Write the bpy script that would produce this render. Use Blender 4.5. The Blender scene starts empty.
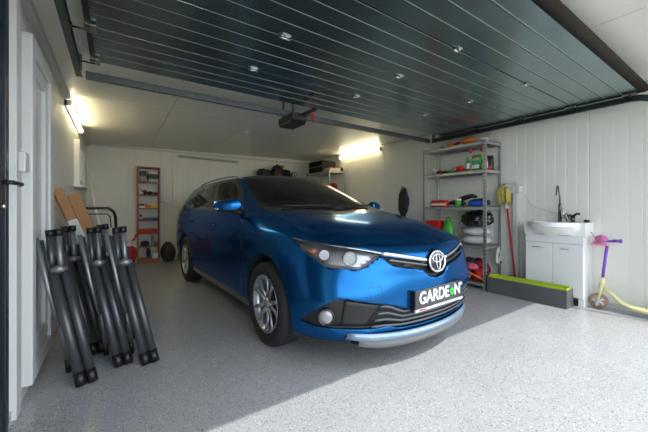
import bpy, bmesh, math, random
from mathutils import Vector, Matrix
from mathutils import noise as mnoise
PI = math.pi
S = bpy.context.scene
C = S.collection
# ------------------------------------------------------------ camera, sky, sun, exposure
cam = bpy.data.cameras.new('camera')
cam.sensor_width = 36.0
cam.lens = 308.0 / 648.0 * 36.0
cam.shift_y = -(216 - 208.5) / 648.0
cam.clip_start = 0.02
cam_o = bpy.data.objects.new('camera', cam)
C.objects.link(cam_o)
cam_o.location = (0, 0, 1.04)
cam_o.rotation_euler = (PI / 2, 0, -math.radians(34.16))
S.camera = cam_o
S.view_settings.view_transform = 'Standard'
S.view_settings.look = 'None'
S.view_settings.gamma = 1.0
S.view_settings.use_curve_mapping = False
S.view_settings.exposure = 1.68
S.cycles.diffuse_bounces = 8
S.cycles.max_bounces = 12
S.cycles.transparent_max_bounces = 12
world = bpy.data.worlds.new('sky')
S.world = world
world.use_nodes = True
wn = world.node_tree
wn.nodes.clear()
w_out = wn.nodes.new('ShaderNodeOutputWorld')
w_bg = wn.nodes.new('ShaderNodeBackground')
w_sky = wn.nodes.new('ShaderNodeTexSky')
w_sky.sky_type = 'HOSEK_WILKIE'
w_sky.turbidity = 4.0
w_sky.ground_albedo = 0.4
w_sky.sun_direction = Vector((0.14, -0.53, 0.84)).normalized()
w_hsv = wn.nodes.new('ShaderNodeHueSaturation')
w_hsv.inputs['Saturation'].default_value = 0.35
wn.links.new(w_sky.outputs[0], w_hsv.inputs['Color'])
wn.links.new(w_hsv.outputs[0], w_bg.inputs['Color'])
w_bg.inputs['Strength'].default_value = 4.8
wn.links.new(w_bg.outputs[0], w_out.inputs['Surface'])
sun = bpy.data.lights.new('sun', 'SUN')
sun.energy = 1.15
sun.angle = math.radians(0.55)
sun.color = (1.0, 0.97, 0.92)
sun_o = bpy.data.objects.new('sun', sun)
C.objects.link(sun_o)
sun_o.rotation_euler = Vector((0.08, -0.53, 0.845)).to_track_quat('Z', 'Y').to_euler()

# ------------------------------------------------------------ helpers
def obj(name, bm, mats, parent=None, smooth=False, auto=None, bevel=0):
    me = bpy.data.meshes.new(name)
    if smooth:
        for f in bm.faces: f.smooth = True
    bm.to_mesh(me); bm.free()
    if not isinstance(mats, (list, tuple)): mats = [mats]
    for m in mats: me.materials.append(m)
    o = bpy.data.objects.new(name, me)
    C.objects.link(o)
    if parent is not None: o.parent = parent
    if auto is not None:
        for p in me.polygons: p.use_smooth = True
        me.set_sharp_from_angle(angle=math.radians(auto))
    if bevel:
        b = o.modifiers.new('bevel', 'BEVEL'); b.width = bevel; b.segments = 2; b.limit_method = 'ANGLE'; b.angle_limit = math.radians(40)
    return o
def tag(o, label=None, cat=None, group=None, kind=None):
    if label: o['label'] = label
    if cat: o['category'] = cat
    if group: o['group'] = group
    if kind: o['kind'] = kind
    return o
def empty(name, loc=(0, 0, 0), rz=0, label=None, cat=None, group=None, rot=None):
    o = bpy.data.objects.new(name, None)
    C.objects.link(o)
    o.empty_display_size = 0.05
    o.location = loc
    o.rotation_euler = rot if rot else (0, 0, rz)
    return tag(o, label, cat, group)
def struct(name, bm, m, parent=None, **k):
    o = obj(name, bm, m, parent, **k)
    if parent is None: o['kind'] = 'structure'
    return o
def copy_tree(o, parent=None):
    c = o.copy(); C.objects.link(c)
    if parent is not None: c.parent = parent
    for ch in [x for x in C.objects if x.parent == o]: copy_tree(ch, c)
    return c
def B(): return bmesh.new()
def bx(bm, x0, x1, y0, y1, z0, z1, mi=0, M=None):
    vs = [bm.verts.new(Vector((x, y, z)) if M is None else M @ Vector((x, y, z))) for z in (z0, z1) for y in (y0, y1) for x in (x0, x1)]
    for q in ((0, 2, 3, 1), (4, 5, 7, 6), (0, 1, 5, 4), (2, 6, 7, 3), (0, 4, 6, 2), (1, 3, 7, 5)):
        f = bm.faces.new([vs[i] for i in q]); f.material_index = mi
    return bm
def frame(d):
    d = d.normalized()
    a = Vector((0, 0, 1)) if abs(d.z) < .95 else Vector((1, 0, 0))
    u = d.cross(a).normalized(); v = d.cross(u).normalized()
    return u, v
def tube(bm, pts, r, n=10, mi=0, cap=True, sy=1.0, up=None):
    """swept tube through pts; r is one radius or one per point; sy squashes the second axis"""
    pts = [Vector(p) for p in pts]
    rr = r if isinstance(r, (list, tuple)) else [r] * len(pts)
    rings = []; u = None
    for i, p in enumerate(pts):
        if i == 0: d = pts[1] - pts[0]
        elif i == len(pts) - 1: d = pts[-1] - pts[-2]
        else: d = (pts[i + 1] - p).normalized() + (p - pts[i - 1]).normalized()
        d.normalize()
        if u is None:
            if up is not None: u = (Vector(up) - d * Vector(up).dot(d)).normalized()
            else: u = frame(d)[0]
        else: u = (u - d * u.dot(d)).normalized()
        v = d.cross(u)
        rings.append([bm.verts.new(p + (u * math.cos(2 * PI * k / n) + v * math.sin(2 * PI * k / n) * sy) * rr[i]) for k in range(n)])
    for a, b in zip(rings, rings[1:]):
        for k in range(n):
            f = bm.faces.new((a[k], a[(k + 1) % n], b[(k + 1) % n], b[k])); f.material_index = mi; f.smooth = True
    if cap:
        f = bm.faces.new(rings[0][::-1]); f.material_index = mi
        f = bm.faces.new(rings[-1]); f.material_index = mi
    return bm
def lathe(bm, prof, n=24, mi=0, M=None, cap=True):
    """prof: (radius, height) pairs turned about z"""
    rings = []
    for r, z in prof:
        rings.append([bm.verts.new((M or Matrix()) @ Vector((max(r, 1e-4) * math.cos(2 * PI * k / n), max(r, 1e-4) * math.sin(2 * PI * k / n), z))) for k in range(n)])
    for a, b in zip(rings, rings[1:]):
        for k in range(n):
            f = bm.faces.new((a[k], a[(k + 1) % n], b[(k + 1) % n], b[k])); f.material_index = mi; f.smooth = True
    if cap:
        bm.faces.new(rings[0][::-1]).material_index = mi
        bm.faces.new(rings[-1]).material_index = mi
    return bm
def prism(bm, poly, d, M=None, mi=0):
    """poly: 2-D outline in local xy, extruded by d along z"""
    M = M or Matrix()
    a = [bm.verts.new(M @ Vector((p[0], p[1], 0))) for p in poly]
    b = [bm.verts.new(M @ Vector((p[0], p[1], d))) for p in poly]
    n = len(poly)
    f = bm.faces.new(a[::-1]); f.material_index = mi
    f = bm.faces.new(b); f.material_index = mi
    for k in range(n):
        f = bm.faces.new((a[k], a[(k + 1) % n], b[(k + 1) % n], b[k])); f.material_index = mi
    bmesh.ops.recalc_face_normals(bm, faces=bm.faces[:])
    return bm
def blob(bm, c, s, seed=0, amp=.15, sub=3, mi=0, freq=2.5, flat=None, rot=0):
    """lumpy closed body (bags, cloth heaps); flat clamps its underside"""
    g = bmesh.new()
    bmesh.ops.create_icosphere(g, subdivisions=sub, radius=1)
    R = Matrix.Rotation(rot, 3, 'Z')
    off = Vector((seed * 3.17, seed * 1.31, seed * .77))
    mp = {}
    for v in g.verts:
        n = mnoise.noise(v.co * freq + off) * amp + mnoise.noise(v.co * freq * 2.7 + off) * amp * .45
        p = v.co * (1 + n)
        p = Vector((p.x * s[0], p.y * s[1], p.z * s[2]))
        p = R @ p
        if flat is not None: p.z = max(p.z, flat)
        mp[v.index] = bm.verts.new(p + Vector(c))
    for f in g.faces:
        q = bm.faces.new([mp[v.index] for v in f.verts]); q.material_index = mi; q.smooth = True
    g.free()
    return bm
def arc(cx, cy, r, a0, a1, n):
    return [(cx + r * math.cos(a0 + (a1 - a0) * i / n), cy + r * math.sin(a0 + (a1 - a0) * i / n)) for i in range(n + 1)]

# ------------------------------------------------------------ materials
def mat(name, col, rough=.5, metal=0, **k):
    m = bpy.data.materials.new(name); m.use_nodes = True
    nt = m.node_tree; b = nt.nodes['Principled BSDF']
    b.inputs['Base Color'].default_value = (*col, 1)
    b.inputs['Roughness'].default_value = rough
    b.inputs['Metallic'].default_value = metal
    for kk, vv in k.items():
        nm = {'coat': 'Coat Weight', 'coatr': 'Coat Roughness', 'trans': 'Transmission Weight', 'ior': 'IOR', 'alpha': 'Alpha', 'spec': 'Specular IOR Level', 'estr': 'Emission Strength', 'sheen': 'Sheen Weight'}.get(kk)
        if nm: b.inputs[nm].default_value = vv
        if kk == 'ecol': b.inputs['Emission Color'].default_value = (*vv, 1)
    return m
def nd(m, t, **k):
    n = m.node_tree.nodes.new(t)
    for a, b in k.items():
        if a in n.inputs: n.inputs[a].default_value = b
        else: setattr(n, a, b)
    return n
def lk(m, a, b): m.node_tree.links.new(a, b)
def mottled(name, c1, c2, scale=8, rough=.5, bump=0, metal=0, detail=4, stretch=None, **k):
    m = mat(name, c1, rough, metal, **k)
    b = m.node_tree.nodes['Principled BSDF']
    tc = nd(m, 'ShaderNodeTexCoord'); mp = nd(m, 'ShaderNodeMapping')
    if stretch: mp.inputs['Scale'].default_value = stretch
    nz = nd(m, 'ShaderNodeTexNoise'); nz.inputs['Scale'].default_value = scale; nz.inputs['Detail'].default_value = detail
    cr = nd(m, 'ShaderNodeValToRGB')
    cr.color_ramp.elements[0].position = .3; cr.color_ramp.elements[1].position = .7
    cr.color_ramp.elements[0].color = (*c1, 1); cr.color_ramp.elements[1].color = (*c2, 1)
    lk(m, tc.outputs['Object'], mp.inputs[0]); lk(m, mp.outputs[0], nz.inputs['Vector']); lk(m, nz.outputs[0], cr.inputs[0]); lk(m, cr.outputs[0], b.inputs['Base Color'])
    if bump:
        bp = nd(m, 'ShaderNodeBump'); bp.inputs['Strength'].default_value = bump; bp.inputs['Distance'].default_value = .01
        lk(m, nz.outputs[0], bp.inputs['Height']); lk(m, bp.outputs[0], b.inputs['Normal'])
    return m
def glass(name, tint, rough=0.0, mix=.75):
    """thin tinted pane: transparent with a mirror-like surface"""
    m = bpy.data.materials.new(name); m.use_nodes = True
    nt = m.node_tree; nt.nodes.clear()
    o = nt.nodes.new('ShaderNodeOutputMaterial'); t = nt.nodes.new('ShaderNodeBsdfTransparent'); g = nt.nodes.new('ShaderNodeBsdfGlossy')
    mx = nt.nodes.new('ShaderNodeMixShader'); fr = nt.nodes.new('ShaderNodeFresnel')
    t.inputs[0].default_value = (*tint, 1); g.inputs['Roughness'].default_value = rough; g.inputs[0].default_value = (1, 1, 1, 1)
    fr.inputs['IOR'].default_value = 1.32
    nt.links.new(fr.outputs[0], mx.inputs[0]); nt.links.new(t.outputs[0], mx.inputs[1]); nt.links.new(g.outputs[0], mx.inputs[2]); nt.links.new(mx.outputs[0], o.inputs[0])
    return m
# ------------------------------------------------------------ room materials
def floor_mat():
    m = mat('epoxy_floor', (.32, .32, .33), .17, 0, spec=.55)
    b = m.node_tree.nodes['Principled BSDF']; tc = nd(m, 'ShaderNodeTexCoord')
    prev = None
    base = nd(m, 'ShaderNodeTexNoise'); base.inputs['Scale'].default_value = 3; base.inputs['Detail'].default_value = 5
    cr0 = nd(m, 'ShaderNodeValToRGB'); cr0.color_ramp.elements[0].color = (.36, .365, .375, 1); cr0.color_ramp.elements[1].color = (.42, .425, .435, 1)
    lk(m, tc.outputs['Object'], base.inputs['Vector']); lk(m, base.outputs[0], cr0.inputs[0])
    col = cr0.outputs[0]
    for sc, th, c, off in ((95, .22, (.04, .04, .045, 1), 0), (120, .20, (.12, .12, .13, 1), 7.3), (80, .20, (.8, .8, .8, 1), 3.1), (55, .16, (.06, .06, .07, 1), 5.7)):
        mp = nd(m, 'ShaderNodeMapping'); mp.inputs['Location'].default_value = (off, off * 2, 0)
        v = nd(m, 'ShaderNodeTexVoronoi'); v.inputs['Scale'].default_value = sc
        lk(m, tc.outputs['Object'], mp.inputs[0]); lk(m, mp.outputs[0], v.inputs['Vector'])
        lt = nd(m, 'ShaderNodeMath', operation='LESS_THAN'); lt.inputs[1].default_value = th; lk(m, v.outputs['Distance'], lt.inputs[0])
        sp = nd(m, 'ShaderNodeSeparateColor'); lk(m, v.outputs['Color'], sp.inputs[0])
        g = nd(m, 'ShaderNodeMath', operation='LESS_THAN'); g.inputs[1].default_value = .45; lk(m, sp.outputs[0], g.inputs[0])
        mu = nd(m, 'ShaderNodeMath', operation='MULTIPLY'); lk(m, lt.outputs[0], mu.inputs[0]); lk(m, g.outputs[0], mu.inputs[1])
        mx = nd(m, 'ShaderNodeMixRGB'); mx.inputs[2].default_value = c; lk(m, mu.outputs[0], mx.inputs[0]); lk(m, col, mx.inputs[1]); col = mx.outputs[0]
    lk(m, col, b.inputs['Base Color'])
    return m
M_floor = floor_mat()
M_wall = mottled('wall_panel', (.69, .70, .625), (.72, .73, .655), 1.2, .42)
M_ceil = mottled('ceiling_panel', (.75, .745, .65), (.79, .785, .69), 1.0, .33)
M_frame = mat('white_pvc', (.68, .69, .68), .3)
M_trim = mat('trim_white', (.52, .53, .52), .4)
M_navy = mat('anthracite_blue', (.012, .022, .035), .3)
M_galv = mottled('galvanised', (.15, .17, .17), (.22, .24, .24), 30, .38, 0, .8)
M_dksteel = mat('dark_track', (.03, .033, .035), .35, .6)
M_concrete = mottled('driveway', (.35, .35, .34), (.44, .43, .42), 6, .85)
M_steel = mat('steel', (.6, .6, .6), .25, 1)
XR, XL, YB = 4.32, -.43, 6.95
def zc(x): return 2.215 + .017 * (x - XL)
# floor and drive
b = B(); bx(b, XL - .08, XR + .08, -.05, YB + .08, -.15, 0); struct('floor', b, M_floor)
b = B(); bx(b, -9, 12, -14, -.052, -.17, -.02); struct('trim_1', b, M_concrete)['label'] = 'driveway slab outside'
def panel_wall(name, p0, p1, zt0, zt1, inward, step=.105, seam=1.05, holes=()):
    """sandwich-panel wall from p0 to p1 with pressed ribs and panel joints"""
    d = Vector(p1) - Vector(p0); L = d.length; d /= L; nrm = Vector(inward)
    bm = B(); prof = [(0, 0)]
    k = 1
    while k * step < L - .02:
        s = k * step; js = (k % 10 == 0)
        w, dp = (.007, .007) if js else (.004, .0022)
        prof += [(s - w, 0), (s, -dp), (s + w, 0)]; k += 1
    prof.append((L, 0))
    def top(s): return zt0 + (zt1 - zt0) * s / L
    lo = [bm.verts.new((p0[0] + d.x * s + nrm.x * q, p0[1] + d.y * s + nrm.y * q, 0)) for s, q in prof]
    hi = [bm.verts.new((p0[0] + d.x * s + nrm.x * q, p0[1] + d.y * s + nrm.y * q, top(s))) for s, q in prof]
    blo = [bm.verts.new((p0[0] + d.x * s - nrm.x * .08, p0[1] + d.y * s - nrm.y * .08, 0)) for s in (0, L)]
    bhi = [bm.verts.new((p0[0] + d.x * s - nrm.x * .08, p0[1] + d.y * s - nrm.y * .08, top(s))) for s in (0, L)]
    for i in range(len(prof) - 1): bm.faces.new((lo[i], lo[i + 1], hi[i + 1], hi[i]))
    bm.faces.new((blo[0], bhi[0], bhi[1], blo[1])); bm.faces.new((lo[0], hi[0], bhi[0], blo[0])); bm.faces.new((lo[-1], blo[1], bhi[1], hi[-1]))
    bm.faces.new([bhi[0]] + hi + [bhi[1]]); bm.faces.new([blo[1]] + lo[::-1] + [blo[0]])
    bmesh.ops.recalc_face_normals(bm, faces=bm.faces[:])
    return struct(name, bm, M_wall)
panel_wall('wall_left', (XL, .12), (XL, YB), zc(XL), zc(XL), (1, 0, 0))
panel_wall('wall_right', (XR, .12), (XR, YB), zc(XR), zc(XR), (-1, 0, 0))
panel_wall('wall_back', (XL, YB), (XR, YB), zc(XL), zc(XR), (0, -1, 0))
b = B(); bx(b, XL - .08, XL + .14, .12, .20, 0, 2.19); struct('wall_front_left', b, M_wall)
b = B(); bx(b, 4.24, XR + .08, .12, .20, 0, 2.19); struct('wall_front_right', b, M_wall)
b = B(); bx(b, XL - .08, XR + .08, .12, .26, 2.19, 2.62); struct('wall_front', b, M_wall)
# ceiling: panels with open joints
cb = B(); xs = [XL, .56, 1.62, 2.68, 3.74, XR]; ys = [.2, 4.07, YB]
for i in range(5):
    for j in range(2):
        g = .003
        x0, x1 = xs[i] + (g if i else 0), xs[i + 1] - g; y0, y1 = ys[j] + (g if j else 0), ys[j + 1] - (g if j == 0 else 0)
        v = [cb.verts.new((x, y, zc(x) + dz)) for dz in (0, .08) for y in (y0, y1) for x in (x0, x1)]
        for q in ((0, 2, 3, 1), (4, 5, 7, 6), (0, 1, 5, 4), (2, 6, 7, 3), (0, 4, 6, 2), (1, 3, 7, 5)): cb.faces.new([v[k] for k in q])
v = [cb.verts.new((x, y, zc(x) + .08)) for x, y in ((XL - .08, .2), (XR + .08, .2), (XR + .08, YB + .08), (XL - .08, YB + .08))] + [cb.verts.new((x, y, zc(x) + .2)) for x, y in ((XL - .08, .2), (XR + .08, .2), (XR + .08, YB + .08), (XL - .08, YB + .08))]
for q in ((3, 2, 1, 0), (4, 5, 6, 7), (0, 1, 5, 4), (1, 2, 6, 5), (2, 3, 7, 6), (3, 0, 4, 7)): cb.faces.new([v[k] for k in q])
bmesh.ops.recalc_face_normals(cb, faces=cb.faces[:])
struct('ceiling', cb, M_ceil)
# angle trims where walls meet ceiling, skirting along the walls
b = B(); bx(b, XL, XL + .045, .3, YB, zc(XL) - .05, zc(XL) - .002); struct('trim_2', b, M_trim)
b = B(); bx(b, XL, XR, YB - .02, YB, zc(XL) - .03, zc(XL) - .002); struct('trim_3', b, M_trim)
b = B(); bx(b, XR - .02, XR, .3, YB, zc(XR) - .04, zc(XR) - .002); struct('trim_4', b, M_trim)
b = B(); bx(b, XL, XL + .012, .3, YB, 0, .05); struct('baseboard_left', b, M_trim)
b = B(); bx(b, XR - .012, XR, .3, YB, 0, .05); struct('baseboard_right', b, M_trim)
b = B(); bx(b, XL, XR, YB - .012, YB, 0, .05); struct('baseboard_back', b, M_trim)
# anthracite door near the camera on the left with lever handle
d1 = struct('door_1', B(), M_navy)
def nm(o, **k):
    for a, v_ in k.items(): o[a] = v_
    return o
b = B(); bx(b, XL + .002, XL + .018, 1.05, 2.03, .03, 2.08); obj('door_leaf', b, M_navy, d1, bevel=.003)
b = B(); bx(b, XL + .002, XL + .026, 1.94, 1.975, .0, 2.12); obj('door_edge', b, M_navy, d1, bevel=.003)
b = B(); bx(b, XL + .018, XL + .026, 1.87, 1.925, 1.0, 1.22); hd = obj('handle_plate', b, M_dksteel, d1)
b = B(); tube(b, [(XL + .02, 1.895, 1.155), (XL + .055, 1.895, 1.155), (XL + .06, 1.915, 1.155), (XL + .06, 2.03, 1.155), (XL + .05, 2.05, 1.153)], .010, 10); obj('lever_handle', b, M_dksteel, d1)
b = B(); tube(b, [(XL + .02, 1.895, 1.05), (XL + .036, 1.895, 1.05)], .012, 12); obj('lock_cylinder', b, M_steel, d1)
# post and white side door with tall pane
b = B(); bx(b, XL, XL + .03, 2.10, 2.19, 0, zc(XL) - .05); bx(b, XL, XL + .018, 2.20, 2.26, 0, zc(XL) - .05); struct('trim_5', b, M_frame, bevel=.003)
d2 = struct('door_2', B(), M_frame)
fr = B(); X0 = XL
bx(fr, X0, X0 + .05, 2.34, 2.43, .05, 2.02); bx(fr, X0, X0 + .05, 2.92, 3.01, .05, 2.02); bx(fr, X0, X0 + .05, 2.43, 2.92, 1.93, 2.02); bx(fr, X0, X0 + .05, 2.43, 2.92, .05, .14)
obj('door_frame', fr, M_frame, d2, bevel=.006)
fr = B(); bx(fr, X0, X0 + .035, 2.44, 2.52, .15, 1.92); bx(fr, X0, X0 + .035, 2.83, 2.91, .15, 1.92); bx(fr, X0, X0 + .035, 2.52, 2.83, 1.84, 1.92); bx(fr, X0, X0 + .035, 2.52, 2.83, .15, .26)
obj('door_leaf', fr, M_frame, d2, bevel=.006)
b = B(); bx(b, X0 + .008, X0 + .014, 2.52, 2.83, .26, 1.84); obj('pane', b, mat('frosted_pane', (.55, .57, .57), .25), d2)
# small window further down the left wall
w1 = struct('window_1', B(), M_frame)
fr = B()
for y0, y1, z0, z1 in ((4.98, 5.05, 1.34, 1.92), (5.72, 5.79, 1.34, 1.92), (5.05, 5.72, 1.85, 1.92), (5.05, 5.72, 1.34, 1.41), (5.36, 5.41, 1.41, 1.85)): bx(fr, X0, X0 + .06, y0, y1, z0, z1)
obj('window_frame', fr, M_frame, w1, bevel=.006)
b = B(); bx(b, X0 + .01, X0 + .02, 5.05, 5.72, 1.41, 1.85); obj('pane', b, mat('window_pane', (.30, .32, .32), .08), w1)
b = B(); bx(b, X0, X0 + .10, 4.96, 5.81, 1.315, 1.34); obj('window_sill', b, M_frame, w1)

# ------------------------------------------------------------ overhead sectional door, tracks, opener
M_door = mottled('door_panel', (.27, .36, .37), (.31, .40, .41), 2.5, .24, 0, .9, spec=.6)
M_rib = mat('door_rib', (.42, .50, .52), .35, .4)
DZ = 2.12; ROWS = [.705, 1.225, 1.74, 2.28, 2.82]
gd = empty('garage_door', (1.93, 1.76, DZ), 0, 'open sectional garage door of dark steel panels lying under the ceiling', 'garage door')
def L_(o): o.location = -gd.location; return o
for j in range(4):
    y0, y1 = ROWS[j] + .0055, ROWS[j + 1] - .0055
    prof = [(y0, .04), (y0, .001), (y0 + .001, 0)]
    for t in (1, 2, 3):
        y = y0 + (y1 - y0) * t / 4; prof += [(y - .003, 0), (y - .002, .004), (y + .002, .004), (y + .003, 0)]
    prof += [(y1 - .001, 0), (y1, .001), (y1, .04)]
    b = B(); a = [b.verts.new((-.13, y, DZ + z)) for y, z in prof]; c = [b.verts.new((4.0, y, DZ + z)) for y, z in prof]
    for i in range(len(prof)):
        i2 = (i + 1) % len(prof); b.faces.new((a[i], a[i2], c[i2], c[i]))
    b.faces.new(a[::-1]); b.faces.new(c)
    bmesh.ops.recalc_face_normals(b, faces=b.faces[:])
    dp = L_(obj('door_panel', b, M_door, gd))
    b = B()
    for t in (1, 2, 3):
        y = y0 + (y1 - y0) * t / 4
        for q in (-.0075,): tube(b, [(-.12, y + q, DZ - .0002), (3.99, y + q, DZ + .0002)], .0011, 6)
    rb = obj('rib', b, M_rib, dp); rb['kind'] = 'stuff'
    for xe in (-.145, 3.985):
        b = B(); bx(b, xe, xe + .03, y0, y1, DZ - .012, DZ + .042); L_(obj('end_cap', b, M_dksteel, gd))
b = B(); tube(b, [(-.14, .69, DZ + .02), (4.02, .69, DZ + .02)], .040, 12, sy=.8); L_(obj('bottom_seal', b, mat('brown_rubber', (.022, .018, .012), .85, spec=.15), gd))
def hinge(x, y):
    h = B()
    bx(h, x - .03, x + .03, y - .028, y - .006, DZ - .006, DZ); bx(h, x - .03, x + .03, y + .006, y + .028, DZ - .006, DZ)
    tube(h, [(x - .035, y, DZ - .012), (x + .035, y, DZ - .012)], .006, 8); bx(h, x - .006, x + .02, y - .02, y + .02, DZ - .012, DZ - .003)
    return L_(obj('hinge', h, M_steel, gd))
for y in ROWS[1:4]:
    for x in (.885, 1.92, 2.955): hinge(x, y)
for y in ROWS:
    for x, s_ in ((-.12, -1), (3.98, 1)):
        y_ = min(max(y, .78), 2.78); b = B(); bx(b, x - .03, x + .03, y_ - .05, y_ + .05, DZ - .02, DZ - .012); rk = L_(obj('roller_bracket', b, M_steel, gd))
        b = B(); tube(b, [(x, y_, DZ - .03), (x + s_ * .10, y_, DZ - .03)], .006, 8); tube(b, [(x + s_ * .085, y_, DZ - .03), (x + s_ * .105, y_, DZ - .03)], .022, 14); obj('roller', b, M_dksteel, rk)
def track(x, s_):
    t = empty('door_track', (x, 2, DZ), 0)
    o_ = -t.location
    P = [(x, 3.04, DZ - .03), (x, 1.0, DZ - .03)] + [(x, .80 - .32 * math.sin(a), DZ - .35 + .32 * math.cos(a)) for a in [PI / 2 * k / 8 for k in range(9)]] + [(x, .48, .0)]
    b = B(); n = len(P); w, h = .03, .028
    secs = []
    for i, p in enumerate(P):
        p = Vector(p); d = (Vector(P[min(i + 1, n - 1)]) - Vector(P[max(i - 1, 0)])).normalized(); u = Vector((0, d.z, -d.y)).normalized()
        if u.z < 0 or (abs(u.z) < .1 and u.y > 0): pass
        c_ = [(-s_ * w * -.5, -h), (s_ * w * .9, -h), (s_ * w * .9, h), (-s_ * w * -.5, h)]
        c_ = [(-w * .5 * s_, -h), (w * .8 * s_, -h), (w * .8 * s_, h), (-w * .5 * s_, h), (-w * .5 * s_, h - .004), (w * .65 * s_, h - .004), (w * .65 * s_, -h + .004), (-w * .5 * s_, -h + .004)]
        secs.append([b.verts.new(p + Vector((cx, 0, 0)) + u * cz) for cx, cz in c_])
    for A, Bq in zip(secs, secs[1:]):
        for k in range(8): b.faces.new((A[k], A[(k + 1) % 8], Bq[(k + 1) % 8], Bq[k]))
    b.faces.new(secs[0]); b.faces.new(secs[-1][::-1])
    bmesh.ops.recalc_face_normals(b, faces=b.faces[:])
    o = obj('rail', b, mat('track_steel', (.06, .085, .085), .35, .6), t); o.location = o_
    for y in (1.6, 3.0):
        b = B(); bx(b, x - .015, x + .015, y - .02, y + .02, DZ - .004, zc(x) - .001); o = obj('hanger', b, M_galv, t); o.location = o_
    return t
tag(track(-.225, -1), 'left steel door track running back under the ceiling beside the left wall', 'door track')
tag(track(4.09, 1), 'right steel door track above the metal shelves and sink', 'door track')
b = B(); bx(b, -.19, 4.06, 3.045, 3.075, DZ - .055, DZ - .0); bx(b, -.19, 4.06, 3.0755, 3.085, DZ - .055, DZ - .048)
tag(obj('cross_rail', b, M_galv), 'grey steel cross rail spanning the ceiling behind the open door', 'rail')
op = empty('garage_door_opener', (1.62, 3.1, zc(1.5)), 0, 'black box-shaped door opener hanging from the ceiling', 'door opener')
def rel(o, r): o.location = -r.location + Vector((.12, 0, 0)); return o
b = B(); bx(b, 1.42, 1.60, 2.86, 3.2, 1.99, 2.058); prism(b, [(2.86, 0), (3.2, 0), (3.17, -.035), (2.9, -.035)], .18, Matrix(((0, 0, 1, 1.42), (1, 0, 0, 0), (0, 1, 0, 1.99), (0, 0, 0, 1)))); rel(obj('motor_housing', b, M_blackplastic_r if 'M_blackplastic_r' in globals() else mat('opener_black', (.012, .012, .012), .4), op, bevel=.008), op)
b = B(); bx(b, 1.53, 1.565, 2.6, 2.87, 2.03, 2.055); rel(obj('drive_rail', b, M_dksteel, op), op)
b = B(); bx(b, 1.44, 1.46, 3.12, 3.14, 2.058, zc(1.44) - .001); rel(obj('hanger', b, M_galv, op), op)
b = B(); bx(b, 1.56, 1.58, 3.12, 3.14, 2.058, zc(1.56) - .001); rel(obj('hanger', b, M_galv, op), op)
b = B(); tube(b, [(1.66, 2.83, 2.07), (1.66, 2.83, 1.97)], .004, 6); tube(b, [(1.66, 2.83, 2.04), (1.66, 2.83, 1.975)], .012, 8); bx(b, 1.57, 1.665, 2.82, 2.84, 2.045, 2.055); rel(obj('release_cord', b, mat('red_plastic', (.6, .01, .01), .4), op), op)
# lights
M_led_on = mat('led_lit', (1, 1, 1), .5, 0, ecol=(1.0, .84, .52), estr=8.5)
M_led_off = mat('led_off', (.40, .41, .40), .35)
def batten(name, p0, p1, out, on, label):
    p0, p1 = Vector(p0), Vector(p1); out = Vector(out); d = (p1 - p0).normalized(); up = Vector((0, 0, 1))
    t = empty('ceiling_light', (p0 + p1) / 2, 0, label, 'light')
    M = Matrix(((d.x, out.x, up.x, 0), (d.y, out.y, up.y, 0), (d.z, out.z, up.z, 0), (0, 0, 0, 1))); L = (p1 - p0).length / 2
    b = B(); bx(b, -L, L, 0, .022, -.03, .03, M=M); obj('base', b, M_frame, t)
    b = B(); prism(b, [(.022, -.026), (.045, -.022), (.055, 0), (.045, .022), (.022, .026)], 2 * L - .03, M @ Matrix(((0, 0, 1, -L + .015), (1, 0, 0, 0), (0, 1, 0, 0), (0, 0, 0, 1)))); obj('diffuser', b, M_led_on if on else M_led_off, t)
    for s_ in (-1, 1):
        b = B(); bx(b, min(s_ * L, s_ * (L - .015)), max(s_ * L, s_ * (L - .015)), .0, .058, -.031, .031, M=M); obj('end_cap', b, M_frame, t)
batten('l', (XL, 4.1, 2.13), (XL, 5.5, 2.13), (1, 0, 0), True, 'lit strip light high on the left wall')
batten('r', (XR, 5.66, 2.205), (XR, 4.36, 2.205), (-1, 0, 0), True, 'lit strip light high on the right wall above the rear shelves')
batten('b', (1.07, YB, 2.12), (2.32, YB, 2.10), (0, -1, 0), False, 'unlit strip light high on the back wall above the car')
b = B(); lathe(b, [(.001, -.045), (.022, -.042), (.03, -.02), (.032, 0), (.001, 0)], 16); ds = obj('motion_sensor', b, M_frame); ds.location = (1.72, 4.72, zc(1.72)); tag(ds, 'small white dome sensor on the ceiling behind the cross rail', 'sensor')
b = B(); bx(b, XL + .031, XL + .06, 2.115, 2.20, 1.225, 1.325); o = obj('switch_box', b, M_frame, bevel=.006); tag(o, 'small white box on the post beside the blue door', 'switch box')
# ------------------------------------------------------------ the car
CAR = empty('car', (1.81, 2.22, 0), math.radians(-87.75), 'blue compact estate car parked nose out in the garage', 'car')
def paint_mat():
    m = mat('car_paint', (0.003, 0.07, 0.22), .2, .84, coat=.28, coatr=.02)
    b = m.node_tree.nodes['Principled BSDF']
    tc = nd(m, 'ShaderNodeTexCoord'); vo = nd(m, 'ShaderNodeTexVoronoi'); vo.inputs['Scale'].default_value = 900
    mx = nd(m, 'ShaderNodeMixRGB'); mx.inputs[1].default_value = (0.004, 0.085, 0.26, 1); mx.inputs[2].default_value = (0.012, 0.135, 0.36, 1)
    b.inputs['Specular Tint'].default_value = (.10, .38, .75, 1); b.inputs['Coat IOR'].default_value = 1.35
    lk(m, tc.outputs['Object'], vo.inputs['Vector']); lk(m, vo.outputs['Color'], mx.inputs[0]); lk(m, mx.outputs[0], b.inputs['Base Color'])
    return m
M_paint = paint_mat()
M_blackplastic = mat('black_plastic', (.012, .012, .013), .45)
M_glossblack = mat('gloss_black', (.006, .006, .007), .08, coat=.5)
M_chrome = mat('chrome', (.60, .61, .63), .12, 1)
M_silver = mat('silver_trim', (.5, .52, .55), .3, .85)
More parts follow.
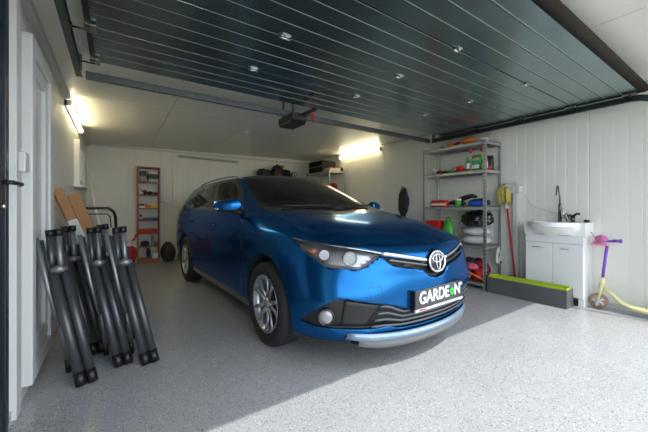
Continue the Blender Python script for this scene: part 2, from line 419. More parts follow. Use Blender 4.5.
M_carglass = glass('car_glass', (.30, .36, .34))
M_darkglass = glass('privacy_glass', (.25, .29, .28))
M_rubber = mat('tire_rubber', (.014, .014, .015), .75)

CP = [  # one list per column, from the nose round to the tail; (x, half width, z) from the sill up to the roof centre line
 [(.80,0,.17),(.885,0,.27),(.905,0,.45),(.895,0,.60),(.855,0,.755),(.50,0,.905),(-.12,0,1.015),(-.62,0,1.24),(-1.13,0,1.425),(-1.45,0,1.458),(-1.75,0,1.465)],
 [(.775,.28,.17),(.86,.28,.27),(.88,.29,.45),(.872,.29,.60),(.83,.30,.76),(.48,.27,.907),(-.135,.26,1.018),(-.63,.24,1.24),(-1.135,.2,1.42),(-1.45,.16,1.453),(-1.78,0,1.465)],
 [(.69,.54,.175),(.775,.56,.27),(.812,.58,.45),(.79,.575,.60),(.73,.57,.775),(.42,.50,.905),(-.19,.48,1.024),(-.67,.43,1.235),(-1.15,.36,1.412),(-1.48,.28,1.447),(-1.82,0,1.465)],
 [(.55,.72,.18),(.615,.755,.28),(.645,.785,.45),(.61,.78,.61),(.50,.735,.802),(.26,.655,.905),(-.27,.635,1.034),(-.75,.56,1.225),(-1.19,.47,1.40),(-1.55,.36,1.437),(-1.88,0,1.465)],
 [(.38,.82,.19),(.42,.845,.30),(.42,.862,.45),(.40,.858,.63),(.28,.81,.855),(.08,.74,.94),(-.36,.70,1.038),(-.85,.60,1.215),(-1.25,.525,1.392),(-1.62,.40,1.43),(-1.95,0,1.466)],
 [(0,.86,.2),(0,.88,.32),(0,.888,.48),(0,.884,.65),(-.02,.86,.85),(-.14,.80,.95),(-.46,.745,1.03),(-.95,.645,1.205),(-1.33,.55,1.385),(-1.7,.41,1.427),(-2.02,0,1.467)],
 [(-.45,.84,.2),(-.45,.862,.32),(-.45,.872,.48),(-.45,.878,.65),(-.45,.866,.83),(-.50,.835,.94),(-.64,.79,1.0),(-1.08,.69,1.20),(-1.5,.575,1.385),(-1.85,.42,1.432),(-2.15,0,1.468)],
 [(-.95,.84,.2),(-.95,.86,.32),(-.95,.868,.48),(-.95,.875,.65),(-.95,.87,.82),(-.96,.85,.93),(-1.0,.825,.995),(-1.28,.72,1.2),(-1.75,.59,1.39),(-2.0,.43,1.44),(-2.25,0,1.468)],
 [(-1.5,.84,.2),(-1.5,.86,.32),(-1.5,.868,.48),(-1.5,.876,.65),(-1.5,.872,.82),(-1.5,.852,.935),(-1.5,.83,1.005),(-1.6,.735,1.2),(-2.0,.60,1.39),(-2.2,.43,1.44),(-2.4,0,1.466)],
 [(-2.1,.845,.21),(-2.1,.865,.33),(-2.1,.873,.48),(-2.1,.88,.65),(-2.1,.876,.82),(-2.1,.853,.94),(-2.1,.83,1.02),(-2.1,.74,1.21),(-2.35,.60,1.385),(-2.45,.43,1.432),(-2.6,0,1.458)],
 [(-2.6,.86,.22),(-2.6,.878,.34),(-2.6,.886,.48),(-2.6,.889,.65),(-2.6,.882,.82),(-2.6,.856,.95),(-2.6,.826,1.035),(-2.62,.745,1.21),(-2.75,.61,1.37),(-2.8,.43,1.42),(-2.85,0,1.445)],
 [(-3.12,.82,.24),(-3.15,.85,.34),(-3.15,.866,.48),(-3.15,.868,.65),(-3.15,.86,.83),(-3.14,.835,.96),(-3.12,.80,1.055),(-3.1,.72,1.2),(-3.1,.62,1.335),(-3.1,.43,1.39),(-3.1,0,1.425)],
 [(-3.48,.68,.26),(-3.55,.72,.34),(-3.58,.76,.48),(-3.58,.76,.65),(-3.55,.75,.83),(-3.52,.74,.96),(-3.48,.70,1.06),(-3.38,.65,1.2),(-3.28,.57,1.32),(-3.25,.42,1.375),(-3.25,0,1.41)],
 [(-3.58,.38,.27),(-3.66,.39,.34),(-3.68,.4,.48),(-3.68,.4,.65),(-3.66,.4,.83),(-3.62,.4,.96),(-3.58,.38,1.06),(-3.48,.36,1.2),(-3.37,.34,1.33),(-3.33,.25,1.38),(-3.33,0,1.40)],
 [(-3.60,0,.27),(-3.68,0,.34),(-3.70,0,.48),(-3.70,0,.65),(-3.68,0,.83),(-3.64,0,.96),(-3.60,0,1.06),(-3.50,0,1.2),(-3.39,0,1.33),(-3.35,0,1.38),(-3.35,0,1.40)],
]
def crom(P, sub, m0, m1):
    """centripetal spline through P; m0, m1 are the ghost points"""
    Q = [m0] + P + [m1]; out = []
    for i in range(1, len(Q) - 2):
        p0, p1, p2, p3 = Q[i - 1], Q[i], Q[i + 1], Q[i + 2]
        t0 = 0; t1 = t0 + max((p1 - p0).length, 1e-3) ** .5; t2 = t1 + max((p2 - p1).length, 1e-3) ** .5; t3 = t2 + max((p3 - p2).length, 1e-3) ** .5
        for k in range(sub):
            t = t1 + (t2 - t1) * k / sub
            a1 = p0 * ((t1 - t) / (t1 - t0)) + p1 * ((t - t0) / (t1 - t0))
            a2 = p1 * ((t2 - t) / (t2 - t1)) + p2 * ((t - t1) / (t2 - t1))
            a3 = p2 * ((t3 - t) / (t3 - t2)) + p3 * ((t - t2) / (t3 - t2))
            b1 = a1 * ((t2 - t) / (t2 - t0)) + a2 * ((t - t0) / (t2 - t0))
            b2 = a2 * ((t3 - t) / (t3 - t1)) + a3 * ((t - t1) / (t3 - t1))
            out.append(b1 * ((t2 - t) / (t2 - t1)) + b2 * ((t - t1) / (t2 - t1)))
    out.append(P[-1]); return out
SUB = 8
G = [[Vector((x, -w, z)) for x, w, z in col] for col in CP]       # column, row
def mir(v): return Vector((v.x, -v.y, v.z))
rows = []
for r in range(11):
    line = [G[c][r] for c in range(15)]
    rows.append(crom(line, SUB, mir(G[1][r]) if r < 10 else 2 * G[0][r] - G[1][r], mir(G[13][r]) if r < 10 else 2 * G[14][r] - G[13][r]))
NC = len(rows[0])
cols = []
for c in range(NC):
    line = [rows[r][c] for r in range(11)]
    cols.append(crom(line, SUB, 2 * line[0] - line[1], mir(line[9]) if line[9].y < -1e-3 else 2 * line[10] - line[9]))
NR = len(cols[0])
body = B()
R_, C_ = body.faces.layers.float.new('r'), body.faces.layers.float.new('c')
for sgn in (1, -1):
    vv = [[body.verts.new((p.x, p.y * sgn, p.z)) for p in col] for col in cols]
    for c in range(NC - 1):
        for r in range(NR - 1):
            q = [vv[c][r], vv[c + 1][r], vv[c + 1][r + 1], vv[c][r + 1]]
            if sgn > 0: q = q[::-1]
            f = body.faces.new(q); f.smooth = True; f[R_] = (r + .5) / SUB; f[C_] = (c + .5) / SUB
bmesh.ops.remove_doubles(body, verts=body.verts[:], dist=1e-4)
from mathutils.bvhtree import BVHTree
BT = BVHTree.FromBMesh(body)
def sx(y, z):                     # nose surface seen from the front
    p = BT.ray_cast(Vector((3, y, z)), Vector((-1, 0, 0)))[0]; return p.x if p else .8
def sy_(x, z):                    # flank surface (positive half width)
    p = BT.ray_cast(Vector((x, -3, z)), Vector((0, 1, 0)))[0]; return -p.y if p else .85
def near(p): return BT.find_nearest(Vector(p))
def inpoly(P, x, y):
    c = False; n = len(P)
    for i in range(n):
        x1, y1 = P[i]; x2, y2 = P[i - 1]
        if (y1 > y) != (y2 > y) and x < (x2 - x1) * (y - y1) / (y2 - y1) + x1: c = not c
    return c
def cut(bm, poly, az, lim=.15):
    """scores the outline onto the skin as seen along azimuth az; returns the faces inside it"""
    d = Vector((math.cos(az), math.sin(az), 0)); e = Vector((-math.sin(az), math.cos(az), 0))
    P = [((p[0] * e.x + p[1] * e.y) if len(p) == 3 else p[0], p[-1]) for p in poly]
    S0, S1 = min(p[0] for p in P), max(p[0] for p in P); Z0, Z1 = min(p[1] for p in P), max(p[1] for p in P)
    for i in range(len(P)):
        a, b = P[i - 1], P[i]
        ls, hs = min(a[0], b[0]) - .004, max(a[0], b[0]) + .004; lz, hz = min(a[1], b[1]) - .004, max(a[1], b[1]) + .004
        fs = []
        for f in bm.faces:
            if f.normal.dot(d) < lim: continue
            ss = [v.co.dot(e) for v in f.verts]; zz = [v.co.z for v in f.verts]
            if max(ss) < ls or min(ss) > hs or max(zz) < lz or min(zz) > hz: continue
            fs.append(f)
        if not fs: continue
        es = list({x for f in fs for x in f.edges}); vs = list({x for f in fs for x in f.verts})
        t = Vector((b[0] - a[0], b[1] - a[1]))
        if t.length < 1e-5: continue
        no = e * t.y - Vector((0, 0, 1)) * t.x
        bmesh.ops.bisect_plane(bm, geom=fs + es + vs, plane_co=e * a[0] + Vector((0, 0, a[1])), plane_no=no, dist=1e-6)
        bm.normal_update()
    out = []
    for f in bm.faces:
        if f.normal.dot(d) < lim: continue
        c = f.calc_center_median(); s = c.dot(e)
        if S0 <= s <= S1 and Z0 <= c.z <= Z1 and inpoly(P, s, c.z): out.append(f)
    return out
def ym(poly): return [(p[0], -p[1], p[2]) for p in poly]
D2 = math.radians
body.normal_update()
ID = {}                                                       # id layer: which part a face belongs to
idl = body.faces.layers.int.new('pid')
def claim(faces, n, over=True):
    for f in faces:
        if over or f[idl] == 0: f[idl] = n
P_CUT, P_WS, P_BLK, P_HL, P_HR, P_INT, P_SLOT, P_HOOD, P_FDR, P_RDR, P_FDL, P_RDL, P_RW, P_SEAM, P_BUMP = range(1, 16)
P_WIN = 20
# wheel arches
for x in (0, -2.6):
    for sd in (1, -1):
        circ = [((x + .365 * math.cos(a)) * sd, .33 + .365 * math.sin(a)) for a in [2 * PI * k / 40 for k in range(40)]]
        claim(cut(body, circ, D2(90) * -sd, .2), P_CUT)
# note: azimuth -90 looks at the right flank (s = x), +90 at the left flank (s = -x)
head = [(.313,-.812,.838),(.385,-.789,.832),(.471,-.749,.822),(.574,-.688,.808),(.664,-.623,.797),(.772,-.498,.772),(.806,-.44,.757),(.767,-.591,.668),(.695,-.68,.668),(.608,-.753,.677),(.522,-.784,.725),(.429,-.811,.765)]
claim(cut(body, head, D2(-45)), P_HR); claim(cut(body, ym(head), D2(45)), P_HL)
slotp = [(0,-.475,.745),(0,-.30,.712),(0,-.12,.69),(0,.12,.69),(0,.30,.712),(0,.475,.745),(0,.40,.68),(0,.30,.655),(0,.14,.632),(0,.09,.585),(0,0,.565),(0,-.09,.585),(0,-.14,.632),(0,-.30,.655),(0,-.40,.68)]
claim(cut(body, slotp, 0), P_SLOT)
half = [(-.842,.315),(-.826,.393),(-.785,.457),(-.74,.492),(-.68,.494),(-.605,.477),(-.453,.45),(-.33,.41),(-.25,.39)]
lowr = [(-.25,.272),(-.35,.278),(-.422,.303),(-.527,.296),(-.684,.298),(-.802,.304)]
intp = [(0, y, z) for y, z in half] + [(0, -y, z) for y, z in half[::-1]] + [(0, -y, z) for y, z in lowr[::-1]] + [(0, y, z) for y, z in lowr]
claim(cut(body, intp, 0), P_INT)
# doors, their seams and the side glass
fdoor = [(-.50,.29),(-1.50,.29),(-1.50,1.005),(-.72,.985),(-.56,.93),(-.50,.80)]
rdoor = [(-1.52,.29),(-2.12,.29),(-2.2,.5),(-2.33,.70),(-2.42,.80),(-2.44,1.03),(-1.52,1.008)]
def grow(P, d):
    n = len(P); out = []
    ar = sum(P[i - 1][0] * P[i][1] - P[i][0] * P[i - 1][1] for i in range(n)); sg = 1 if ar > 0 else -1
    for i in range(n):
        a, b, c = Vector(P[i - 1]), Vector(P[i]), Vector(P[(i + 1) % n])
        n1 = (b - a).normalized(); n2 = (c - b).normalized()
        n1 = Vector((n1.y, -n1.x)) * sg; n2 = Vector((n2.y, -n2.x)) * sg
        m = (n1 + n2); m = m / max(m.length_squared, .4) * 2
        out.append(tuple(b + m * d))
    return out
wins = [
 [(-.80,1.035),(-1.42,1.05),(-1.78,1.352),(-1.62,1.372),(-1.42,1.355),(-1.22,1.29),(-1.0,1.18)],
 [(-1.50,1.05),(-2.08,1.062),(-2.20,1.345),(-1.99,1.362),(-1.86,1.358)],
 [(-2.15,1.064),(-2.78,1.085),(-2.86,1.12),(-2.72,1.24),(-2.52,1.315),(-2.27,1.34)],
]
dlo = [(-.62,1.0),(-1.45,1.018),(-2.15,1.036),(-2.85,1.06),(-2.96,1.10),(-2.78,1.28),(-2.55,1.348),(-2.2,1.375),(-1.8,1.388),(-1.58,1.392),(-1.38,1.375),(-1.15,1.30),(-.9,1.165)]
for sd, pf, pr_ in ((1, P_FDR, P_RDR), (-1, P_FDL, P_RDL)):
    f2 = lambda P: [(x * sd, z) for x, z in P]
    az = D2(-90) * sd
    claim(cut(body, f2(grow(fdoor, .006)), az, .2), P_SEAM); claim(cut(body, f2(grow(rdoor, .006)), az, .2), P_SEAM)
    claim(cut(body, f2(fdoor), az, .2), pf); claim(cut(body, f2(rdoor), az, .2), pr_)
    claim(cut(body, f2(dlo), az, .2), P_BLK)
    for k, w in enumerate(wins): claim(cut(body, f2(w), az, .2), P_WIN + k + (0 if sd > 0 else 3))
# grid-aligned areas: hood, cowl, windscreen, tailgate glass
for f in body.faces:
    r, c = f[R_], f[C_]
    if f[idl] == 0:
        if c < 4.0 and 5.88 < r < 6.13: f[idl] = P_BLK
        elif c < 4.25 and 6.0 < r < 8.0:
            f[idl] = P_WS if (c < 4.1 and r < 7.88) else P_BLK
        elif c < 4.0 and 4.0 < r < 5.88: f[idl] = P_HOOD if (r > 4.2 ) else 0
        elif c > 12.4 and 6.1 < r < 7.9: f[idl] = P_RW
        elif r < (.5 if c > 4.3 else .3): f[idl] = P_BLK
def take(ids, keep_smooth=True):
    nb = bmesh.new(); mp = {}
    for f in body.faces:
        if f[idl] in ids:
            vs = []
            for v in f.verts:
                if v not in mp: mp[v] = nb.verts.new(v.co)
                vs.append(mp[v])
            try: q = nb.faces.new(vs); q.smooth = True
            except ValueError: pass
    return nb
def recess(nb, off, mi_wall=0):
    """pushes a skin patch inwards and walls its rim"""
    rim = [e for e in nb.edges if len(e.link_faces) == 1]
    old = {v: v.co.copy() for v in nb.verts}
    pairs = {}
    for e in rim:
        for v in e.verts:
            if v not in pairs: pairs[v] = nb.verts.new(v.co)
    for v in old: v.co = old[v] + off
    for e in rim:
        a, b = e.verts
        q = nb.faces.new((a, b, pairs[b], pairs[a])); q.material_index = mi_wall
    nb.normal_update()
    bmesh.ops.recalc_face_normals(nb, faces=nb.faces[:])
    return nb
def thick(o, t):
    s = o.modifiers.new('thickness', 'SOLIDIFY'); s.thickness = t; s.offset = -1; return o
thick(obj('body', take({0}), M_paint, CAR), .012)
obj('hood', take({P_HOOD}), M_paint, CAR)
obj('front_door', take({P_FDR}), M_paint, CAR); obj('front_door', take({P_FDL}), M_paint, CAR)
obj('rear_door', take({P_RDR}), M_paint, CAR); obj('rear_door', take({P_RDL}), M_paint, CAR)
obj('black_trim', take({P_BLK, P_SEAM}), M_glossblack, CAR)
obj('windshield', take({P_WS}), M_carglass, CAR)
obj('rear_window', take({P_RW}), M_darkglass, CAR)
for k in range(6): obj('side_window', take({P_WIN + k}), M_carglass if k in (0, 3) else M_darkglass, CAR)
# upper grille slot and lower intake, recessed
M_grilleback = mat('grille_black', (.004, .004, .004), .6)
g_up = obj('upper_grille', recess(take({P_SLOT}), Vector((-.03, 0, 0))), M_grilleback, CAR)
g_lo = obj('lower_grille', recess(take({P_INT}), Vector((-.045, 0, 0))), [M_blackplastic], CAR)
def nosebar(bm, pts, off=.0, r=.01, sq=.6, n=8):
    P = [Vector((sx(y, z) + off, y, z)) for y, z in pts]
    return tube(bm, P, r, n, sy=sq, up=(0, 0, 1))
def lerp_pts(a, b, n): return [(a[0] + (b[0] - a[0]) * i / n, a[1] + (b[1] - a[1]) * i / n) for i in range(n + 1)]
M_slat = mat('slat_grey', (.09, .10, .115), .35, .3)
for k, z in enumerate((.385, .356, .328, .300)):
    b = B(); w = .50 - .0 * k + (.0, .02, .03, .04)[k]
    ys = [-w + 2 * w * i / 28 for i in range(29)]
    def zz(y, z=z, k=k):
        t = max(0, min(1, (abs(y) - .33) / .12)); return z + t * (.052 - .013 * k)
    nosebar(b, [(y, zz(y)) for y in ys], -.004, .0075, .55)
    obj('slat', b, M_slat, g_lo)
b = B(); nosebar(b, [(-.30 + .6 * i / 12, .672 - .0 * i) for i in range(13)], -.012, .005); obj('slat', b, M_slat, g_up)
# matt surround beside each fog lamp, the lamp itself
for sd in (1, -1):
    b = B()
    c0 = Vector((sx(-.765, .375) - .018, -.765 * sd, .375)); nrm = Vector((.72, -.69 * sd, 0)).normalized()
    M = Matrix.Translation(c0) @ nrm.to_track_quat('Z', 'Y').to_matrix().to_4x4()
    lathe(b, [(.052, -.03), (.055, .004), (.047, .012), (.043, .002)], 28, 0, M)
    fl_ = obj('fog_lamp', b, M_glossblack, CAR)
    b = B(); lathe(b, [(.044, .0), (.042, .008), (.02, .014), (.0, .015)], 28, 0, M)
    obj('lens', b, mat('fog_glass', (.30, .31, .32), .25, .3, coat=.6), fl_)
    # blank panel running inwards from the lamp to the slats, part of the surround
    b = B()
    top = [(-.70, .485), (-.60, .468), (-.47, .44)]; bot = [(-.70, .335), (-.62, .33), (-.55, .325)]
    rowsq = []
    for i in range(13):
        t = i / 12
        yt = -.69 + t * .22; zt = .482 - t * .045; yb = -.69 + t * .12; zb = .325 - t * .0
        rowsq.append([b.verts.new((sx(yt + (yb - yt) * j / 6, zt + (zb - zt) * j / 6) - .020 - .012 * math.sin(PI * j / 6), (yt + (yb - yt) * j / 6) * sd, zt + (zb - zt) * j / 6)) for j in range(7)])
    for i in range(12):
        for j in range(6):
            q = [rowsq[i][j], rowsq[i][j + 1], rowsq[i + 1][j + 1], rowsq[i + 1][j]]
            b.faces.new(q).smooth = True
    bmesh.ops.recalc_face_normals(b, faces=b.faces[:])
    thick(obj('fog_lamp_panel', b, M_blackplastic, CAR), .006)
# chrome wing bars from the headlamps to the badge, following the nose
M_dkchrome = mat('dark_chrome', (.12, .12, .13), .2, 1)
for sd in (1, -1):
    b = B()
    nosebar(b, [((-.45 + .36 * i / 12) * 1, .756 - .066 * i / 12) for i in range(13)], .005, .014, .5)
    if sd < 0: bmesh.ops.scale(b, vec=(1, -1, 1), verts=b.verts[:]); bmesh.ops.reverse_faces(b, faces=b.faces[:])
    obj('chrome_bar', b, M_chrome, CAR)
    b = B()
    nosebar(b, [((-.42 + .33 * i / 12) * 1, .715 - .06 * i / 12 ) for i in range(13)], .003, .009, .5)
    if sd < 0: bmesh.ops.scale(b, vec=(1, -1, 1), verts=b.verts[:]); bmesh.ops.reverse_faces(b, faces=b.faces[:])
    obj('chrome_bar', b, M_dkchrome, CAR)
# badge: dark disc, ring and three chrome ovals
bx_ = sx(0, .672) + .012
emb = B(); ME = Matrix.Translation((bx_ - .02, 0, .674)) @ Matrix.Rotation(D2(83), 4, 'Y')
lathe(emb, [(.001, -.01), (.084, -.01), (.084, .012), (.078, .02), (.0, .022)], 36, 0, ME)
e_o = obj('emblem', emb, M_glossblack, CAR)
def oval(bm, cx, cy, ax, ay, w, M, h=.02):
    n = 36; T_ = []
    for k in range(n):
        a = 2 * PI * k / n; T_.append(M @ Vector((cx + ax * math.cos(a), cy + ay * math.sin(a), h)))
    rings = []
    for k in range(n):
        d = (T_[(k + 1) % n] - T_[k - 1]).normalized(); u = (M.to_3x3() @ Vector((0, 0, 1))).normalized(); v = d.cross(u)
        rings.append([bm.verts.new(T_[k] + (u * math.cos(2 * PI * j / 6) * .6 + v * math.sin(2 * PI * j / 6)) * w) for j in range(6)])
    for k in range(n):
        a, c = rings[k], rings[(k + 1) % n]
        for j in range(6): bm.faces.new((a[j], a[(j + 1) % 6], c[(j + 1) % 6], c[j])).smooth = True
b = B()   # local x of ME points down, local y sideways
oval(b, 0, 0, .068, .088, .010, ME); oval(b, -.022, 0, .026, .055, .006, ME, .024); oval(b, 0, 0, .054, .021, .006, ME, .026)
bmesh.ops.recalc_face_normals(b, faces=b.faces[:])
obj('chrome_ovals', b, M_chrome, e_o)
# licence plate with its holder
pl = B(); px_ = sx(0, .45) + .018
bx(pl, px_ - .10, px_, -.275, .275, .378, .515)
plate = obj('license_plate', pl, M_glossblack, CAR, bevel=.004)
M_white = mat('white_paint', (.8, .8, .8), .5)
M_green = mat('logo_green', (.03, .55, .06), .45)
def text(name, s, size, M, m, parent, ex=.0015, xs=1.0, off=0.0):
    cu = bpy.data.curves.new(name, 'FONT'); cu.body = s; cu.size = size; cu.extrude = ex; cu.align_x = 'CENTER'; cu.align_y = 'CENTER'; cu.offset = off
    t = bpy.data.objects.new(name, cu); C.objects.link(t)
    dg = bpy.context.evaluated_depsgraph_get()
    me = bpy.data.meshes.new_from_object(t.evaluated_get(dg))
    bpy.data.objects.remove(t); me.materials.clear(); me.materials.append(m)
    me.transform(M @ Matrix.Diagonal((xs, 1, 1, 1)))
    o = bpy.data.objects.new(name, me); C.objects.link(o); o.parent = parent
    return o
MT = Matrix.Translation((px_ + .001, 0, .458)) @ Matrix.Rotation(D2(90), 4, 'Z') @ Matrix.Rotation(D2(90), 4, 'X')
text('lettering', 'GARDE', .108, MT @ Matrix.Translation((-.068, 0, 0)), M_white, plate, xs=.96, off=.003)
text('lettering', 'N', .108, MT @ Matrix.Translation((.205, 0, 0)), M_white, plate, xs=.96, off=.003)
text('lettering', '®', .035, MT @ Matrix.Translation((.258, .032, 0)), M_white, plate)
b = B(); prism(b, arc(0, 0, .026, 0, 2 * PI, 20)[:-1], .002, MT @ Matrix.Translation((.137, -.003, 0)))
lg = obj('green_logo', b, M_green, plate)
b = B(); prism(b, [(-.010, 0), (.003, 0), (.003, -.006), (.012, .002), (.003, .010), (.003, .004), (-.010, .004)], .001, MT @ Matrix.Translation((.134, -.005, .002)))
obj('arrow', b, M_glossblack, lg)
b = B(); bx(b, px_ - .01, px_ + .003, -.275, .275, .378, .396); strip = obj('dealer_strip', b, mat('strip_grey', (.55, .55, .56), .4), plate)
b = B(); bx(b, px_ + .002, px_ + .0036, -.235, -.17, .382, .391); obj('red_mark', b, mat('red_ink', (.6, .02, .03), .5), strip)
# silver lip and grey diffuser under the bumper
def lip(bm, w, zt, zb, out, n=30, drop=0):
    top = []; bot = []; bk = []
    for i in range(n + 1):
        y = -w + 2 * w * i / n; t = abs(y) / w
        x = sx(y, .285); k = 1 - t ** 5
        top.append(bm.verts.new((x + (out * .3 + .004) * k - .004, y, zt + .02 * t * t))); bot.append(bm.verts.new((x + out * k - .012 * (1 - k), y, zb + (zt - zb) * .5 * t ** 5))); bk.append(bm.verts.new((x - .09, y, zb + .005 + (zt - zb) * .4 * t ** 5)))
    for a, b2 in ((top, bot), (bot, bk)):
        for i in range(n): bm.faces.new((a[i], a[i + 1], b2[i + 1], b2[i])).smooth = True
    bmesh.ops.recalc_face_normals(bm, faces=bm.faces[:])
b = B(); lip(b, .66, .254, .212, .014); thick(obj('bumper_lip', b, mat('lip_silver', (.24, .33, .43), .32, .5, coat=.5), CAR), .01)
b = B(); lip(b, .60, .214, .165, .000); thick(obj('lower_spoiler', b, mat('spoiler_grey', (.16, .16, .165), .5), CAR), .008)
# tow-eye cover seam and parking sensors
b = B(); yy, zz_ = -.527, .523
for a0, a1 in (((yy - .038, zz_ - .038), (yy + .038, zz_ - .038)), ((yy + .038, zz_ - .038), (yy + .038, zz_ + .038)), ((yy + .038, zz_ + .038), (yy - .038, zz_ + .038)), ((yy - .038, zz_ + .038), (yy - .038, zz_ - .038))):
    nosebar(b, lerp_pts(a0, a1, 5), .0, .0014, 1, 5)
obj('tow_cover_seam', b, M_glossblack, CAR)
# headlamps
M_lamp = glass('lamp_cover', (.93, .95, .96)); M_refl = mat('reflector', (.30, .31, .33), .16, .95)
M_bezel = mottled('lamp_bezel', (.38, .37, .37), (.60, .58, .58), 10, .3, 0, .75)
for sd, pid in ((1, P_HR), (-1, P_HL)):
    cov = obj('headlight', take({pid}), M_lamp, CAR)
    nb = recess(take({pid}), Vector((-.05, .05 * sd, 0))); obj('housing', nb, M_bezel, cov)
    for (y, z, r, nm) in ((-.635, .727, .040, 'projector'), (-.735, .742, .030, 'reflector_bowl')):
        p, n_, _, _ = near((sx(y, z), y, z)); n_ = Vector((.8, -.6, .05)).normalized()
        q = p - n_ * .028; q = Vector((q.x, q.y * 1, q.z))
        M = Matrix.Translation(q) @ n_.to_track_quat('Z', 'Y').to_matrix().to_4x4()
        if sd < 0: M = Matrix.Scale(-1, 4, (0, 1, 0)) @ M
        b = B()
        if nm == 'projector': lathe(b, [(r + .006, -.012), (r + .006, .006), (r, .01), (r - .004, .002)], 28, 0, M)
        else: lathe(b, [(r + .002, .008), (r * .8, -.01), (r * .3, -.022), (.001, -.024)], 24, 0, M)
        bmesh.ops.recalc_face_normals(b, faces=b.faces[:])
        h = obj(nm, b, M_refl, cov)
        if nm == 'projector':
            b = B(); lathe(b, [(r - .004, .0), (r * .75, .014), (r * .4, .022), (.001, .024)], 28, 0, M); bmesh.ops.recalc_face_normals(b, faces=b.faces[:])
            h['label'] = 'round projector with chrome ring'
    b = B()  # amber indicator bowl
    p = near((sx(-.775, .755) if sx(-.775, .755) else .5, -.775, .76))[0] + Vector((-.035, .03, 0))
    blob(b, (p.x, p.y * sd, p.z), (.03, .03, .02), 1, 0, 2); obj('indicator', b, mat('amber', (.75, .38, .22), .25, .3), cov)
    # chrome brow along the top edge of the lamp
    b = B(); br = [Vector((q[0], q[1] * sd, q[2] - .003)) for q in head[:7]]
    tube(b, [v + Vector((.003, -.003 * sd, 0)) for v in br], .008, 8, sy=.8); obj('chrome_brow', b, M_chrome, cov)
# wheels
def wheel():
    w = empty('wheel')
    b = B(); lathe(b, [(.205, -.09), (.225, -.105), (.27, -.11), (.302, -.098), (.3165, -.07), (.3185, 0), (.3165, .07), (.302, .098), (.27, .11), (.225, .105), (.205, .09), (.205, -.09)], 56, cap=False)
    tread = b
    for k in (-.05, -.017, .017, .05): lathe(b, [(.3188, k - .004), (.3195, k), (.3188, k + .004)], 56, cap=False)
    t = obj('tire', b, M_rubber, w)
    b = B(); lathe(b, [(.208, -.09), (.185, -.08), (.18, .05), (.19, .085), (.212, .095), (.216, .100), (.210, .103), (.198, .095), (.19, .07), (.19, -.08)], 48, cap=False)
    lathe(b, [(.001, .088), (.028, .088), (.034, .08), (.05, .07), (.055, .03), (.001, .03)], 24)
    rim = obj('rim', b, M_silver, w)
    for k in range(5):
        for s_ in (-1, 1):
            b = B(); a = 2 * PI * k / 5 + s_ * .16
            ca, sa = math.cos(a), math.sin(a)
            c0 = 2 * PI * k / 5
            p0 = Vector((.045 * math.cos(c0 + s_ * .5), .045 * math.sin(c0 + s_ * .5), .068)); p1 = Vector((.12 * math.cos(c0 + s_ * .22), .12 * math.sin(c0 + s_ * .22), .074)); p2 = Vector((.2 * math.cos(c0 + s_ * .27), .2 * math.sin(c0 + s_ * .27), .083))
            tube(b, [p0, p1, p2], [.017, .0135, .017], 8, sy=.8)
            obj('spoke', b, M_silver, rim)
    b = B(); lathe(b, [(.001, -.03), (.13, -.03), (.13, -.01), (.001, -.01)], 32); obj('brake_disc', b, mat('brake', (.1, .1, .1), .4, .9), rim)
    return w
w0 = wheel(); w0.parent = CAR
for k, (x, sd) in enumerate(((0, 1), (0, -1), (-2.6, 1), (-2.6, -1))):
    w = w0 if k == 0 else copy_tree(w0, CAR)
    w.location = (x, -.775 * sd, .3195); w.rotation_euler = (PI / 2 * (1 if sd > 0 else -1), 0, 0)
    if k == 0: w.rotation_euler = (PI / 2, 0, 0)
# wheel wells and floor pan: dark liners
for x in (0, -2.6):
    for sd in (1, -1):
        b = B(); pts = arc(x, .33, .365, -.25, PI + .25, 24)
        A = [b.verts.new((p[0], -sd * (sy_(p[0], max(p[1], .25)) - .006), p[1])) for p in pts]; I = [b.verts.new((p[0], -.5 * sd, p[1])) for p in pts]
        for i in range(len(pts) - 1): b.faces.new((A[i], A[i + 1], I[i + 1], I[i])).smooth = True
        b.faces.new(I)
        obj('wheel_arch_liner', b, M_rubber, CAR)
b = B(); bx(b, -3.3, .62, -.50, .50, .19, .24); bx(b, -2.2, -.42, -.83, .83, .19, .24); obj('floor_pan', b, M_blackplastic, CAR)
# door mirrors
for sd in (1, -1):
    g = bmesh.new(); bmesh.ops.create_cube(g, size=1)
    bmesh.ops.subdivide_edges(g, edges=g.edges[:], cuts=5, use_grid_fill=True)
    for v in g.verts:
        q = v.co * 2; L = q.length; n = q.normalized(); k = (abs(n.x) ** 3 + abs(n.y) ** 3 + abs(n.z) ** 3) ** (-1 / 3)
        q = n * k
        tz = 1 - .28 * max(0, -q.y)                     # slimmer towards the outer tip
        v.co = Vector((-.62 + q.x * .062 + .05 * q.y * 1, (-.945 + q.y * .115), 1.062 + q.z * .058 * (1 + .18 * q.y) + .01 * q.y))
        if sd < 0: v.co.y = -v.co.y
    if sd < 0: bmesh.ops.reverse_faces(g, faces=g.faces[:])
    low = [f for f in g.faces if f.calc_center_median().z < 1.028]
    for f in g.faces: f.smooth = True; f.material_index = 1 if f in low else 0
    mo = obj('side_mirror', g, [M_paint, M_blackplastic], CAR); mo.modifiers.new('round', 'SUBSURF').levels = 1; mo.modifiers['round'].render_levels = 1
    b = B(); tube(b, [(-.63, -.90 * sd, 1.02), (-.65, -.82 * sd, 1.0), (-.68, -.765 * sd, 1.0)], [.035, .04, .05], 10, sy=.6); obj('mirror_foot', b, M_blackplastic, mo)
    b = B(); blob(b, (-.62, -1.04 * sd, 1.035), (.03, .022, .014), 3, 0, 2); obj('turn_signal', b, M_chrome, mo)
    b = B(); bx(b, -.684, -.680, min(-1.04 * sd, -.86 * sd), max(-1.04 * sd, -.86 * sd), 1.02, 1.10); obj('mirror_glass', b, mat('mirror_glass', (.8, .8, .8), .02, 1), mo)
